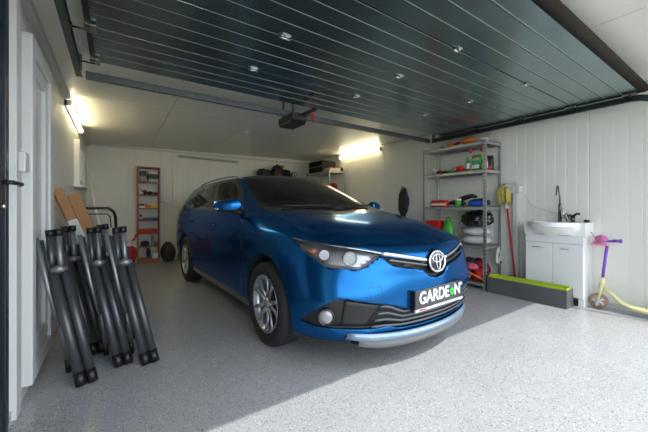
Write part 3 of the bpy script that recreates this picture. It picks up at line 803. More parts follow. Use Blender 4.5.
# door handles, roof rails, wipers, aerial
for sd in (1, -1):
    for x in (-1.36, -2.28):
        b = B(); y = sy_(x, .865) + .006
        tube(b, [(x + .11, -(y - .014) * sd, .868), (x + .08, -(y + .014) * sd, .868), (x - .07, -(y + .016) * sd, .872), (x - .10, -(y - .014) * sd, .872)], .012, 8, sy=.7); obj('door_handle', b, M_paint, CAR)
    b = B(); pts = []
    for i in range(15):
        x = -1.30 - i * 1.75 / 14; p = BT.ray_cast(Vector((x, -.545 + .01 * 0, 3)), Vector((0, 0, -1)))[0]
        pts.append(Vector((x, -.545 * sd, p.z + (.0 if i in (0, 14) else .028))))
    tube(b, pts, [.010] + [.015] * 13 + [.010], 8, sy=.7); obj('roof_rail', b, M_silver, CAR)
for y0, y1 in ((-.58, -.02), (-.02, .5)):
    b = B(); P = []
    for i in range(9):
        y = y0 + (y1 - y0) * i / 8; x = -.16 - .02 * i / 8 - .12 * y * y * 2
        p = BT.ray_cast(Vector((x - .04, y, 3)), Vector((0, 0, -1)))[0]; P.append(p + Vector((0, 0, .018)))
    tube(b, P, .007, 6); obj('wiper', b, M_blackplastic, CAR)
# cabin: dashboard, seats, steering wheel, mirror
M_seat = mottled('seat_cloth', (.015, .015, .016), (.03, .03, .032), 60, .9)
b = B(); g = arc(0, 0, 1, 0, PI, 10)
prism(b, [(-.95, .55), (-.42, .55), (-.30, .96), (-.42, 1.0), (-.62, 1.0), (-.80, .95), (-.90, .80)], 1.36, Matrix.Translation((0, .68, 0)) @ Matrix.Rotation(PI / 2, 4, 'X'))
obj('dashboard', b, M_blackplastic, CAR, bevel=.02)
def seat(x, y, w=.5):
    b = B(); s_ = obj
    bx(b, x - .25, x + .27, y - w / 2, y + w / 2, .42, .60)
    st = obj('seat', b, M_seat, CAR, bevel=.05)
    b = B(); M = Matrix.Translation((x - .25, y, .55)) @ Matrix.Rotation(D2(-16), 4, 'Y'); bx(b, -.08, .06, -w / 2, w / 2, 0, .62, M=M); obj('seat_back', b, M_seat, st, bevel=.05)
    for yy in ((0,) if w < .7 else (-.32, .32)):
        b = B(); bx(b, -.05, .05, yy - .13, yy + .13, .65, .82, M=M); obj('headrest', b, M_seat, st, bevel=.04)
        for dd in (-.04, .04):
            b = B(); tube(b, [M @ Vector((0, yy + dd, .58)), M @ Vector((0, yy + dd, .68))], .008, 6); obj('headrest_post', b, M_chrome, st)
seat(-1.45, -.36); seat(-1.45, .36); seat(-2.3, 0, 1.2)
b = B(); M = Matrix.Translation((-.98, .36, .93)) @ Matrix.Rotation(D2(-65), 4, 'Y'); n = 28
tube(b, [M @ Vector((.185 * math.cos(2 * PI * k / n), .185 * math.sin(2 * PI * k / n), 0)) for k in range(n + 1)], .016, 8)
tube(b, [M @ Vector((0, -.17, 0)), M @ Vector((0, .17, 0))], .02, 6); tube(b, [M @ Vector((0, 0, 0)), M @ Vector((.0, 0, .25))], .03, 8)
obj('steering_wheel', b, M_blackplastic, CAR)
b = B(); blob(b, (-1.02, 0, 1.30), (.02, .12, .035), 2, 0, 2); tube(b, [(-1.02, 0, 1.32), (-.98, 0, 1.365)], .01, 6); obj('rear_view_mirror', b, M_blackplastic, CAR)
# ------------------------------------------------------------ left side: folded chairs, boards, ladder, mower
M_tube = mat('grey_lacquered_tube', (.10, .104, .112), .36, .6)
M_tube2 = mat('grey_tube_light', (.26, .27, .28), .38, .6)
M_cap = mat('black_foot', (.008, .008, .009), .4)
M_mesh = mottled('black_textilene', (.010, .010, .012), (.022, .022, .024), 120, .8)
def folded_chair():
    r = empty('folded_chair')
    # origin: foot of the near leg; x right, y deeper, z up
    T = Vector((-.17, 2.3, 0))
    def P(x, y, z): return Vector((x, y, z)) - T
    legs = ((P(-.168, 2.30, .03), P(-.305, 2.44, .655)), (P(-.115, 2.315, .03), P(-.255, 2.45, .66)))
    for a, c in legs:
        b = B(); tube(b, [a, c], .0255, 14); l = obj('leg', b, M_tube, r)
        b = B(); d = (c - a).normalized(); tube(b, [a - d * .028, a + d * .05], .0275, 14); obj('foot_cap', b, M_cap, l)
        b = B(); tube(b, [a + d * .50 + Vector((0, -.027, 0)), a + d * .50 + Vector((0, -.02, 0))], .008, 10); obj('bolt', b, M_cap, l)
    b = B(); tube(b, [P(-.315, 2.44, .665), P(-.28, 2.435, .675), P(-.245, 2.45, .668)], [.02, .026, .02], 10); obj('joint', b, M_tube2, r)
    b = B(); tube(b, [P(-.315, 2.49, .60), P(-.335, 2.53, .885)], .024, 12, sy=.8); u1 = obj('armrest', b, M_tube, r)
    b = B(); tube(b, [P(-.275, 2.50, .60), P(-.295, 2.54, .89)], .022, 12, sy=.8); u2 = obj('armrest', b, M_tube2, r)
    for u_, q in ((u1, P(-.335, 2.53, .885)), (u2, P(-.295, 2.54, .89))):
        b = B(); tube(b, [q - Vector((-.003, 0, .02)), q + Vector((0, 0, .022))], .027, 12, sy=.85); obj('end_cap', b, M_cap, u_)
    b = B(); tube(b, [P(-.385, 2.45, .865), P(-.325, 2.43, .55), P(-.275, 2.43, .33)], .013, 10); obj('back_tube', b, M_tube2, r)
    b = B(); tube(b, [P(-.365, 2.48, .85), P(-.305, 2.46, .55), P(-.262, 2.45, .34)], .009, 10); obj('back_tube', b, M_tube, r)
    b = B(); tube(b, [P(-.275, 2.47, .36), P(-.245, 2.50, .10)], .018, 10); rl = obj('rear_leg', b, M_tube2, r)
    b = B(); tube(b, [P(-.247, 2.50, .115), P(-.240, 2.50, .015)], .016, 10); obj('foot_cap', b, M_cap, rl)
    b = B(); tube(b, [P(-.22, 2.55, .36), P(-.19, 2.58, .12)], .018, 10); rl = obj('rear_leg', b, M_tube, r)
    b = B(); tube(b, [P(-.191, 2.575, .13), P(-.186, 2.585, .015)], .016, 10); obj('foot_cap', b, M_cap, rl)
    # folded fabric seat and back between the frames
    b = B()
    for (y, w) in ((2.535, .022), (2.585, .02)):
        M = Matrix.Translation(P(-.235, y, .12)) @ Matrix.Rotation(D2(-8), 4, 'Y'); bx(b, -w, w, -.012, .012, .0, .62, M=M)
    obj('fabric', b, M_mesh, r, bevel=.006)
    b = B(); M = Matrix.Translation(P(-.235, 2.57, .62)) @ Matrix.Rotation(D2(-8), 4, 'Y'); bx(b, -.055, .0, -.03, .02, .0, .15, M=M); obj('folded_headrest', b, M_mesh, r, bevel=.012)
    return r
ch0 = folded_chair(); chs = [ch0, copy_tree(ch0), copy_tree(ch0)]
for c_, (loc, rz, lab) in zip(chs, (((-.17, 2.30, 0), 0, 'folded grey metal chair nearest the left wall and the white door'), ((.015, 2.44, 0), -.03, 'folded grey metal chair, middle one of the leaning row'), ((.165, 2.37, 0), -.02, 'folded grey metal chair furthest right, nearest the car'))):
    c_.location = loc; c_.rotation_euler = (0, 0, rz); tag(c_, lab, 'folding chair', 'folded chairs leaning by the left wall')
# a further set stands behind
for k, (x, y, lab) in enumerate(((-.10, 2.72, 'folded grey chair standing behind the nearest leaning chair'), (.10, 2.86, 'folded grey chair standing behind the middle leaning chair'))):
    c_ = copy_tree(ch0); c_.location = (x - .03, y + .02, 0); c_.rotation_euler = (0, 0, .05); tag(c_, lab, 'folding chair', 'folded chairs leaning by the left wall')
# wooden boards
M_card = mottled('brown_board', (.36, .17, .06), (.43, .21, .085), 5, .7)
M_white2 = mat('white_wrap', (.62, .62, .60), .6)
b = B(); M = Matrix.Translation((.025, 3.50, .02)) @ Matrix.Rotation(D2(-20.5), 4, 'Y') @ Matrix.Rotation(D2(25), 4, 'Z'); bx(b, -.034, .034, -.02, .02, .0, 1.27, M=M); o = obj('board', b, M_card, bevel=.002); tag(o, 'tall brown board leaning on the left wall, nearest the side door', 'board')
b = B(); bx(b, -.036, .036, -.022, .022, .35, .98, M=M); obj('white_wrap', b, M_white2, o)
b = B(); M = Matrix.Translation((.075, 3.66, .02)) @ Matrix.Rotation(D2(-19), 4, 'Y') @ Matrix.Rotation(D2(10), 4, 'Z'); bx(b, -.045, .045, -.02, .02, .0, 1.22, M=M); tag(obj('board', b, M_card, bevel=.002), 'brown board leaning upright beside the white-wrapped board', 'board')
# aluminium ladder
ld = empty('ladder', (-.26, 6.25, 0), 0, 'narrow aluminium ladder leaning in the back left corner', 'ladder')
M_alu = mat('aluminium', (.80, .80, .79), .4, .3)
for yo, hh in ((-.45, 1.24), (-.10, 1.72)):
    b = B(); tube(b, [(.21, yo, .012), (.21 - .19 * hh, yo, hh)], .024, 4, sy=.6); obj('rail', b, M_alu, ld)
for k in range(6):
    z = .18 + k * .20; b = B(); x = .21 - .19 * z; tube(b, [(x, -.45, z), (x, -.10, z)], .012, 8); obj('rung', b, M_alu, ld)
# lawn mower
mw = empty('lawn_mower', (-.17, 4.86, 0), 0, 'black lawn mower with looped handlebar behind the folded chairs', 'lawn mower')
M_bk = mat('mower_black', (.010, .010, .011), .35)
b = B(); hb = [(-.17, .25, .25), (-.20, .10, .65), (-.205, -.02, .93), (-.19, -.06, 1.0), (-.13, -.08, 1.045), (.10, -.08, 1.045), (.155, -.06, 1.0), (.175, -.02, .93), (.185, .10, .65), (.18, .25, .25)]
tube(b, hb, .018, 10); obj('handlebar', b, M_bk, mw)
b = B(); tube(b, [(-.19, .02, .80), (-.16, -.06, .93), (-.12, -.1, .97), (.09, -.1, .97), (.12, -.1, .93), (.13, -.03, .80)], .007, 8); obj('brake_bar', b, M_bk, mw)
b = B(); blob(b, (.03, .25, .55), (.20, .22, .14), 4, .06, 3); obj('grass_bag', b, M_mesh, mw)
b = B(); blob(b, (0, .55, .17), (.24, .32, .10), 8, .03, 3, flat=-.06); obj('deck', b, mat('mower_red', (.45, .012, .012), .3, coat=.5), mw)
b = B(); lathe(b, [(.001, .24), (.10, .24), (.10, .33), (.07, .37), (.001, .38)], 20, 0, Matrix.Translation((0, .55, 0))); obj('engine', b, M_bk, mw)
for x in (-.22, .22):
    for y in (.32, .80):
        b = B(); tube(b, [(x - .02, y, .09), (x + .02, y, .09)], .09, 20); obj('wheel', b, M_bk, mw)
# red compressor
cp = empty('air_compressor', (.17, 6.1, 0), 0, 'small red round-tank air compressor on the floor left of the bookcase', 'compressor')
M_red = mat('compressor_red', (.55, .010, .012), .25, coat=.8)
b = B(); g = [(.001, -.15), (.08, -.145), (.13, -.10), (.145, 0), (.13, .10), (.08, .145), (.001, .15)]
lathe(b, g, 24, 0, Matrix.Translation((0, 0, .27))); obj('tank', b, M_red, cp)
b = B(); bx(b, -.12, .06, -.07, .07, .41, .50); tube(b, [(-.09, 0, .45), (-.09, 0, .60)], .03, 10); obj('pump', b, M_red, cp)
b = B(); tube(b, [(.03, 0, .46), (.10, -.02, .53), (.14, -.03, .60)], .013, 8); tube(b, [(.115, -.05, .585), (.165, -.01, .62)], .016, 8); obj('regulator', b, M_red, cp)
b = B(); tube(b, [(.03, -.10, .50), (.03, -.13, .50)], .035, 16); obj('gauge', b, M_white2, cp)
for x, y in ((-.1, -.1), (.1, -.1), (-.1, .1), (.1, .1)):
    b = B(); tube(b, [(x * .9, y * .9, .19), (x, y, .0)], .014, 8); obj('foot', b, M_bk, cp)
# bookcase
M_wood = mottled('orange_wood', (.23, .072, .020), (.29, .10, .03), 6, .45, stretch=(8, 8, 1))
bc = empty('bookcase', (.54, 6.82, 0), 0, 'tall narrow orange-brown wooden bookcase against the back wall', 'bookcase')
bx0, bx1, by0, by1 = .345, .725, 6.70, 6.935
def bcp(name, *a):
    b = B(); bx(b, *a); o = obj(name, b, M_wood, bc); o.location = -bc.location; return o
bcp('side_panel', bx0, bx0 + .022, by0, by1, 0, 1.83); bcp('side_panel', bx1 - .022, bx1, by0, by1, 0, 1.83); bcp('top_panel', bx0 + .022, bx1 - .022, by0, by1, 1.81, 1.83)
SZ = [1.555, 1.305, 1.05, .815, .575, .325, .085]
for z in SZ: bcp('shelf', bx0 + .022, bx1 - .022, by0 + .005, by1, z - .02, z)
bcp('plinth', bx0 + .022, bx1 - .022, by0 + .01, by0 + .03, 0, .065)
def thing(name, bm, m, label, cat, group=None, **k): return tag(obj(name, bm, m, **k), label, cat, group)
def col(n, c, r=.5, **k): return mat(n, c, r, **k)
K_ = {n: col('c_' + n, c) for n, c in dict(black=(.015, .015, .016), grey=(.18, .19, .2), lightgrey=(.42, .43, .43), white=(.68, .68, .66), red=(.55, .015, .012), orange=(.72, .18, .02), yellow=(.75, .5, .04), blue=(.02, .05, .25), navy=(.01, .014, .04), green=(.05, .35, .04), brown=(.16, .08, .04), pink=(.65, .12, .2), beige=(.5, .42, .3), teal=(.05, .3, .3), darkred=(.2, .01, .015), brightblue=(.01, .09, .5)).items()}
def boxitem(name, x0, x1, y0, y1, z0, z1, c, label, cat, bev=.006, rz=0):
    b = B(); cx, cy = (x0 + x1) / 2, (y0 + y1) / 2; M = Matrix.Translation((cx, cy, 0)) @ Matrix.Rotation(rz, 4, 'Z') @ Matrix.Translation((-cx, -cy, 0))
    bx(b, x0, x1, y0, y1, z0, z1, M=M); return thing(name, b, K_[c], label, cat, bevel=bev)
def bottle(name, x, y, z, r, h, c, capc, label, cat='bottle', neck=.4, th=0):
    b = B(); lathe(b, [(.001, 0), (r, 0), (r, h * .62), (r * .9, h * .7), (r * neck, h * .82), (r * neck, h * .88), (.001, h * .88)], 18)
    o = obj(name, b, K_[c]); o.location = (x, y, z); o.rotation_euler = (0, 0, th)
    b = B(); lathe(b, [(.001, h * .86), (r * neck * 1.25, h * .86), (r * neck * 1.25, h), (.001, h)], 14); obj('cap', b, K_[capc], o)
    b = B(); lathe(b, [(r * 1.01, h * .15), (r * 1.012, h * .16), (r * 1.012, h * .5), (r * 1.01, h * .52)], 18, cap=False); obj('label_band', b, K_['white'], o)
    return tag(o, label, cat)
Y0 = 6.72
b = B(); bx(b, .375, .50, Y0, Y0 + .16, SZ[0] + .001, SZ[0] + .10); thing('tool_case', b, K_['grey'], 'grey tool case on the top bookcase shelf, left side', 'case', bevel=.01)
b = B(); bx(b, .38, .49, Y0 + .01, Y0 + .15, SZ[0] + .101, SZ[0] + .20); thing('tool_case', b, K_['black'], 'black case stacked on the grey tool case', 'case', bevel=.01)
boxitem('box', .53, .69, Y0, Y0 + .16, SZ[0] + .001, SZ[0] + .05, 'lightgrey', 'flat pale box lowest of the right stack on the top bookcase shelf', 'box')
boxitem('box', .52, .69, Y0 + .01, Y0 + .17, SZ[0] + .051, SZ[0] + .145, 'black', 'black box between two pale boxes on the top bookcase shelf', 'box')
boxitem('box', .53, .685, Y0 + .01, Y0 + .17, SZ[0] + .146, SZ[0] + .195, 'white', 'white box topmost of the right stack on the top bookcase shelf', 'box')
bottle('bottle', .39, Y0 + .04, SZ[1] + .001, .02, .13, 'white', 'red', 'white bottle with red cap on the second bookcase shelf')
bottle('bottle', .425, Y0 + .06, SZ[1] + .001, .018, .10, 'grey', 'black', 'grey bottle with black cap on the second bookcase shelf')
b = B(); lathe(b, [(.001, 0), (.03, 0), (.033, .075), (.03, .08), (.001, .08)], 16); o = thing('jar', b, K_['black'], 'black jar beside the bottles on the second bookcase shelf', 'jar'); o.location = (.475, Y0 + .05, SZ[1] + .001)
b = B(); blob(b, (.0, 0, .04), (.055, .04, .035), 5, .2, 2, flat=-.033); o = thing('glove', b, K_['black'], 'black crumpled glove in the middle of the second bookcase shelf', 'glove'); o.location = (.555, Y0 + .06, SZ[1] - .005)
b = B(); blob(b, (0, 0, .03), (.05, .04, .026), 9, .2, 2, flat=-.025); o = thing('glove', b, K_['black'], 'smaller black glove at the right of the second bookcase shelf', 'glove'); o.location = (.645, Y0 + .06, SZ[1] - .003)
b = B(); bx(b, .372, .47, Y0, Y0 + .13, SZ[2] + .001, SZ[2] + .04); thing('box', b, K_['white'], 'white box at the left of the third bookcase shelf', 'box', bevel=.004)
b = B(); bx(b, .378, .46, Y0, Y0 + .12, SZ[2] + .041, SZ[2] + .085); thing('box', b, K_['brown'], 'brown box stacked on the white box of the third bookcase shelf', 'box', bevel=.004)
b = B(); prism(b, [(0, 0), (.05, 0), (.035, .09), (.012, .09)], .06, Matrix.Translation((.475, Y0 + .07, SZ[2] + .001)) @ Matrix.Rotation(PI / 2, 4, 'X')); thing('spray_nozzle', b, K_['orange'], 'orange wedge-shaped tool on the third bookcase shelf', 'tool')
boxitem('box', .545, .68, Y0, Y0 + .12, SZ[2] + .001, SZ[2] + .06, 'yellow', 'yellow and orange carton on the third bookcase shelf', 'box')
bottle('bottle', .40, Y0 + .04, SZ[3] + .001, .022, .13, 'black', 'white', 'dark bottle with white cap on the fourth bookcase shelf')
boxitem('book', .43, .51, Y0, Y0 + .14, SZ[3] + .001, SZ[3] + .045, 'darkred', 'dark red book on the fourth bookcase shelf', 'book', .003)
boxitem('box', .52, .60, Y0, Y0 + .12, SZ[3] + .001, SZ[3] + .05, 'brightblue', 'blue box on the fourth bookcase shelf', 'box')
boxitem('box', .61, .69, Y0, Y0 + .12, SZ[3] + .001, SZ[3] + .045, 'navy', 'navy box at the right of the fourth bookcase shelf', 'box')
b = B(); bx(b, .375, .675, Y0, Y0 + .18, SZ[4] + .001, SZ[4] + .075); o = thing('case', b, K_['red'], 'flat red case on the fifth bookcase shelf', 'case', bevel=.015)
b = B(); tube(b, [(.48, Y0 - .002, SZ[4] + .04), (.48, Y0 - .02, SZ[4] + .04), (.57, Y0 - .02, SZ[4] + .04), (.57, Y0 - .002, SZ[4] + .04)], .006, 6); obj('handle', b, K_['red'], o)
b = B(); blob(b, (.475, Y0 + .08, SZ[5] + .05), (.075, .06, .05), 11, .15, 3, flat=-.049); thing('cloth', b, K_['navy'], 'crumpled navy cloth on the sixth bookcase shelf', 'cloth')
b = B(); bx(b, .59, .62, Y0, Y0 + .16, SZ[5] + .001, SZ[5] + .21); thing('book', b, K_['grey'], 'grey folder standing on the sixth bookcase shelf', 'book', bevel=.002)
b = B(); blob(b, (.655, Y0 + .07, SZ[5] + .04), (.028, .05, .039), 12, .15, 2, flat=-.038); thing('cloth', b, K_['pink'], 'pink and white cloth at the right of the sixth bookcase shelf', 'cloth')
b = B(); blob(b, (.53, Y0 + .07, SZ[6] + .115), (.035, .04, .10), 13, .12, 3, flat=-.113); thing('boot', b, K_['black'], 'black boot standing on the bottom bookcase shelf', 'boot')
boxitem('box', .59, .69, Y0, Y0 + .12, SZ[6] + .001, SZ[6] + .10, 'white', 'white box on the bottom bookcase shelf', 'box')
bb = B(); blob(bb, (.865, 6.74, .18), (.13, .14, .21), 21, .14, 3, flat=-.178); bg = thing('sports_bag', bb, K_['black'], 'black bag standing on the floor right of the bookcase', 'bag')
b = B(); blob(b, (1.09, 6.72, .08), (.07, .1, .10), 22, .2, 2, flat=-.08); thing('garden_bag', b, K_['green'], 'small dark green bundle on the floor behind the car', 'bag')
b = B(); tube(b, [(.76, 6.94, 1.16), (.98, 6.94, 1.15)], .008, 6); tube(b, [(.76, 6.94, 1.16), (.76, 6.94, 2.18)], .004, 6); tube(b, [(.98, 6.94, 1.15), (.98, 6.94, 2.18)], .004, 6)
thing('cable_conduit', b, M_trim, 'thin pale cable conduit on the back wall right of the bookcase', 'cable')
# ------------------------------------------------------------ right side: shelving and what it holds
M_shelf = mottled('galvanised_shelf', (.40, .42, .41), (.50, .52, .51), 20, .4, 0, .7)
M_hole = mat('slot_dark', (.06, .06, .06), .6)
def shelving(x0, x1, y0, y1, H, zs, label, group=None):
    t = empty('metal_shelving', ((x0 + x1) / 2, (y0 + y1) / 2, 0), 0, label, 'shelving unit', group); o_ = -t.location
    for (x, sx_) in ((x0, 1), (x1, -1)):
        for (y, sy2) in ((y0, 1), (y1, -1)):
            b = B(); w = .034
            bx(b, min(x, x + sx_ * w), max(x, x + sx_ * w), min(y, y + sy2 * .003), max(y, y + sy2 * .003), 0, H)
            bx(b, min(x, x + sx_ * .003), max(x, x + sx_ * .003), min(y, y + sy2 * w), max(y, y + sy2 * w), 0, H)
            p = obj('post', b, M_shelf, t); p.location = o_
            b = B(); z = .04
            while z < H - .03:
                xs_ = x - sx_ * .0012; bx(b, min(xs_, xs_ + sx_ * .001), max(xs_, xs_ + sx_ * .001), min(y + sy2 * .012, y + sy2 * .024), max(y + sy2 * .012, y + sy2 * .024), z, z + .02)
                ys_ = y - sy2 * .0012; bx(b, min(x + sx_ * .012, x + sx_ * .022), max(x + sx_ * .012, x + sx_ * .022), min(ys_, ys_ + sy2 * .001), max(ys_, ys_ + sy2 * .001), z, z + .02)
                z += .045
            s_ = obj('slots', b, M_hole, p); s_['kind'] = 'stuff'
    for z in zs:
        b = B(); bx(b, x0 + .004, x1 - .004, y0 + .004, y1 - .004, z - .006, z)
        bx(b, x0 + .004, x0 + .008, y0 + .004, y1 - .004, z - .042, z); bx(b, x1 - .008, x1 - .004, y0 + .004, y1 - .004, z - .042, z)
        bx(b, x0 + .004, x1 - .004, y0 + .004, y0 + .008, z - .042, z); bx(b, x0 + .004, x1 - .004, y1 - .008, y1 - .004, z - .042, z)
        s_ = obj('shelf', b, M_shelf, t); s_.location = o_
    return t
shelving(3.885, 4.275, 2.08, 3.04, 1.925, (.085, .56, 1.065, 1.545, 1.915), 'grey galvanised shelving unit with five full shelves beside the car bonnet')
shelving(3.78, 4.22, 5.38, 6.32, 1.87, (.1, .7, 1.3, 1.86), 'grey metal shelving unit along the right wall behind the windscreen')
shelving(2.62, 3.72, 6.42, 6.90, 1.75, (.1, .7, 1.3, 1.74), 'metal shelving unit against the back wall hidden by the car roof')
zt = 1.916
def heap(name, x, y, z, s, c, seed, label, cat, amp=.18, rot=0, sub=3, fl_=.85):
    b = B(); blob(b, (0, 0, s[2] * fl_), s, seed, amp, sub, flat=-s[2] * fl_, rot=rot); o = thing(name, b, K_[c], label, cat); o.location = (x, y, z + .001); return o
# top shelf
heap('bag', 3.98, 2.36, zt, (.055, .10, .05), 'orange', 31, 'large orange bag lying on top of the shelving unit', 'bag', .12)
heap('bag', 3.96, 2.62, zt, (.035, .05, .035), 'orange', 32, 'small orange bag left of the large one on top of the shelving', 'bag', .15)
heap('pouch', 3.93, 2.50, zt, (.02, .05, .025), 'darkred', 33, 'dark red pouch between the orange bags', 'bag')
heap('cloth', 3.99, 2.17, zt, (.06, .07, .025), 'white', 34, 'white crumpled cloth at the right end of the shelving top', 'cloth', .25)
heap('cloth', 4.0, 2.78, zt, (.05, .03, .02), 'black', 35, 'black rag at the left of the shelving top', 'cloth')
# second shelf
z2 = 1.546
b = B(); lathe(b, [(.001, 0), (.026, 0), (.032, .09), (.029, .09), (.024, .005), (.001, .005)], 18); o = thing('cup', b, K_['lightgrey'], 'white cup at the left of the second shelf', 'cup'); o.location = (3.96, 2.90, z2)
heap('bundle', 3.96, 2.80, z2, (.03, .05, .03), 'darkred', 36, 'dark red bundle beside the white cup', 'bundle')
heap('bundle', 3.96, 2.70, z2, (.03, .05, .022), 'black', 37, 'black low bundle on the second shelf', 'bundle')
heap('cloth', 3.95, 2.63, z2, (.03, .035, .022), 'green', 38, 'green cloth on the second shelf', 'cloth')
heap('cloth', 4.02, 2.58, z2, (.04, .05, .05), 'beige', 39, 'pale cloth behind the green cloth on the second shelf', 'cloth', .25)
heap('pouch', 3.95, 2.47, z2, (.035, .065, .045), 'red', 40, 'red and orange pouch in the middle of the second shelf', 'bag', .1)
bottle('bottle', 3.94, 2.345, z2, .026, .19, 'green', 'green', 'tall green bottle on the second shelf')
def pack(x, y, z, w, d, h, c, stripes, name, label, cat, rz=0):
    b = B(); g = bmesh.new(); bmesh.ops.create_cube(g, size=1); bmesh.ops.subdivide_edges(g, edges=g.edges[:], cuts=4, use_grid_fill=True)
    for v in g.verts:
        t = v.co.z * 2; k = 1 - .55 * max(0, t) ** 4 * 1.0; pf = 1 + .18 * (1 - (v.co.y * 2) ** 2) * (1 - t * t)
        v.co = Vector((v.co.x * d * k * pf, v.co.y * w, (v.co.z + .5) * h))
        v.co += Vector((mnoise.noise(v.co * 30), mnoise.noise(v.co * 30 + Vector((5, 0, 0))), 0)) * .003
    for f in g.faces: f.smooth = True
    o = obj(name, g, K_[c]); o.location = (x, y, z); o.rotation_euler = (0, 0, rz)
    for (a, e, cc) in stripes:
        q = bmesh.new(); n = 10
        lo = [q.verts.new((-d / 2 * (1.0 + .18 * (1 - (2 * i / n - 1) ** 2)) * 1.02 - .003, (i / n - .5) * w * .94, h * a)) for i in range(n + 1)]
        hi = [q.verts.new((-d / 2 * (1.0 + .18 * (1 - (2 * i / n - 1) ** 2)) * 1.02 - .003, (i / n - .5) * w * .94, h * e)) for i in range(n + 1)]
        for i in range(n): q.faces.new((lo[i], lo[i + 1], hi[i + 1], hi[i])).smooth = True
        obj('print', q, K_[cc], o)
    return tag(o, label, cat)
pack(3.96, 2.235, z2, .11, .07, .20, 'green', ((.1, .35, 'white'), (.45, .6, 'teal'), (.65, .8, 'beige')), 'seed_bag', 'green and beige printed bag on the second shelf', 'bag')
bottle('spray_can', 4.02, 2.15, z2, .026, .20, 'red', 'red', 'red spray can behind the front post of the second shelf', 'spray can', .6)
bottle('bottle', 3.935, 2.13, z2, .02, .15, 'red', 'black', 'small red bottle right at the front post of the second shelf')
pack(4.15, 2.17, z2, .09, .08, .20, 'black', ((.1, .3, 'red'),), 'bag', 'black and red bag at the right end of the second shelf', 'bag', .3)
b = B(); blob(b, (0, 0, 0), (.022, .022, .026), 1, .05, 2); tube(b, [(0, 0, .02), (0, 0, .066)], .003, 6); o = thing('hanging_ball', b, K_['red'], 'red ball hanging under the top shelf, left of the pair', 'ball'); o.location = (3.93, 2.30, 1.805)
b = B(); blob(b, (0, 0, 0), (.022, .022, .03), 2, .05, 2); tube(b, [(0, 0, .02), (0, 0, .066)], .003, 6); o = thing('hanging_ball', b, K_['red'], 'red ball hanging under the top shelf beside the front post', 'ball'); o.location = (3.93, 2.15, 1.805)
# third shelf
z3 = 1.066
b = B(); tube(b, [(4.06, 2.80, z3 + .03), (4.06, 2.62, z3 + .07), (4.07, 2.45, z3 + .13), (4.07, 2.36, z3 + .15), (4.07, 2.30, z3 + .13)], [.034, .048, .055, .045, .025], 12, sy=.6); blob(b, (4.07, 2.55, z3 + .045), (.045, .10, .042), 41, .15, 2, flat=-.04); thing('hedge_trimmer', b, K_['black'], 'long black power tool lying across the third shelf', 'tool')
pack(3.935, 2.78, z3, .26, .06, .095, 'red', ((.2, .5, 'white'),), 'bag', 'red and white bag lying at the left of the third shelf', 'bag')
b = B(); lathe(b, [(.001, 0), (.038, 0), (.042, .085), (.001, .085)], 20); o = thing('tub', b, K_['green'], 'green tub with white lid on the third shelf', 'tub'); o.location = (3.95, 2.50, z3)
b = B(); lathe(b, [(.001, .085), (.045, .085), (.045, .11), (.001, .112)], 20); obj('lid', b, K_['white'], o)
b = B(); bx(b, 3.92, 4.02, 2.40, 2.58, z3 + .0, z3 + .004); 
b.free()
heap('tray_cloth', 3.97, 2.24, z3, (.06, .13, .045), 'brightblue', 42, 'bright blue folded cover at the right of the third shelf', 'cover', .05)
heap('cloth', 4.12, 2.30, z3, (.05, .16, .06), 'navy', 43, 'dark blue cloth behind the bright blue cover', 'cloth')
# fourth shelf
z4 = .561
b = B(); prism(b, [(0, 0), (.18, 0), (.21, .30), (-.03, .30)], .14, Matrix(((0, 0, 1, 3.92), (1, 0, 0, 2.81), (0, 1, 0, z4), (0, 0, 0, 1)))); thing('crate', b, K_['red'], 'red plastic crate at the left of the fourth shelf', 'crate', bevel=.01)
gc = heap('watering_can', 3.965, 2.66, z4, (.06, .085, .17), 'green', 44, 'bright green watering can on the fourth shelf', 'watering can', .05)
b = B(); tube(b, [(0, -.05, .27), (0, -.03, .34), (0, .02, .35), (0, .05, .28)], .010, 8); obj('handle', b, K_['green'], gc)
M_bin = mat('bin_liner', (.006, .006, .007), .18, coat=.3)
b = B(); blob(b, (4.08, 2.30, z4 + .335), (.165, .195, .12), 46, .22, 4, flat=-.1, freq=3); thing('rubbish_bag', b, M_bin, 'shiny black rubbish bag on the fourth shelf', 'bag')
for k, (zz, w, lab) in enumerate(((0, .20, 'white folded blanket lowest on the fourth shelf'), (.115, .185, 'white folded blanket on top of the lower blanket'))):
    b = B(); blob(b, (4.075, 2.31, z4 + .056 + zz), (.165, w, .058), 50 + k, .12, 3, flat=-.054, freq=3); thing('blanket', b, M_white2, lab, 'blanket')
# bottom shelf
z5 = .086
for k, (x, y, s, c, lab) in enumerate((
    (3.98, 2.20, (.07, .08, .10), 'red', 'red toy bag on the bottom shelf'), (3.97, 2.40, (.06, .08, .07), 'pink', 'pink bundle on the bottom shelf'),
    (3.96, 2.56, (.06, .06, .08), 'green', 'green bundle on the bottom shelf'), (3.97, 2.72, (.06, .07, .06), 'orange', 'orange bundle at the left of the bottom shelf'), (4.14, 2.30, (.09, .14, .14), 'darkred', 'dark red sack at the back of the bottom shelf'))):
    heap('bundle', x, y, z5, s, c, 60 + k, lab, 'bundle', .25)
heap('bundle', 3.95, 2.30, z5 + .14, (.05, .09, .05), 'pink', 70, 'pink and red toys heaped above the red toy bag', 'toys', .3)
heap('bundle', 3.96, 2.46, z5 + .13, (.05, .06, .055), 'red', 71, 'red toys heaped over the pink bundle', 'toys', .3)
heap('bundle', 4.00, 2.36, z5 + .20, (.05, .08, .05), 'black', 72, 'dark toys topmost in the heap of the bottom shelf', 'toys', .3)
b = B(); tube(b, [(3.893, 2.50, z5 + .17), (3.893, 2.12, z5 + .05)], .010, 8); thing('stick', b, K_['orange'], 'orange stick lying across the bottom shelf heap', 'stick')
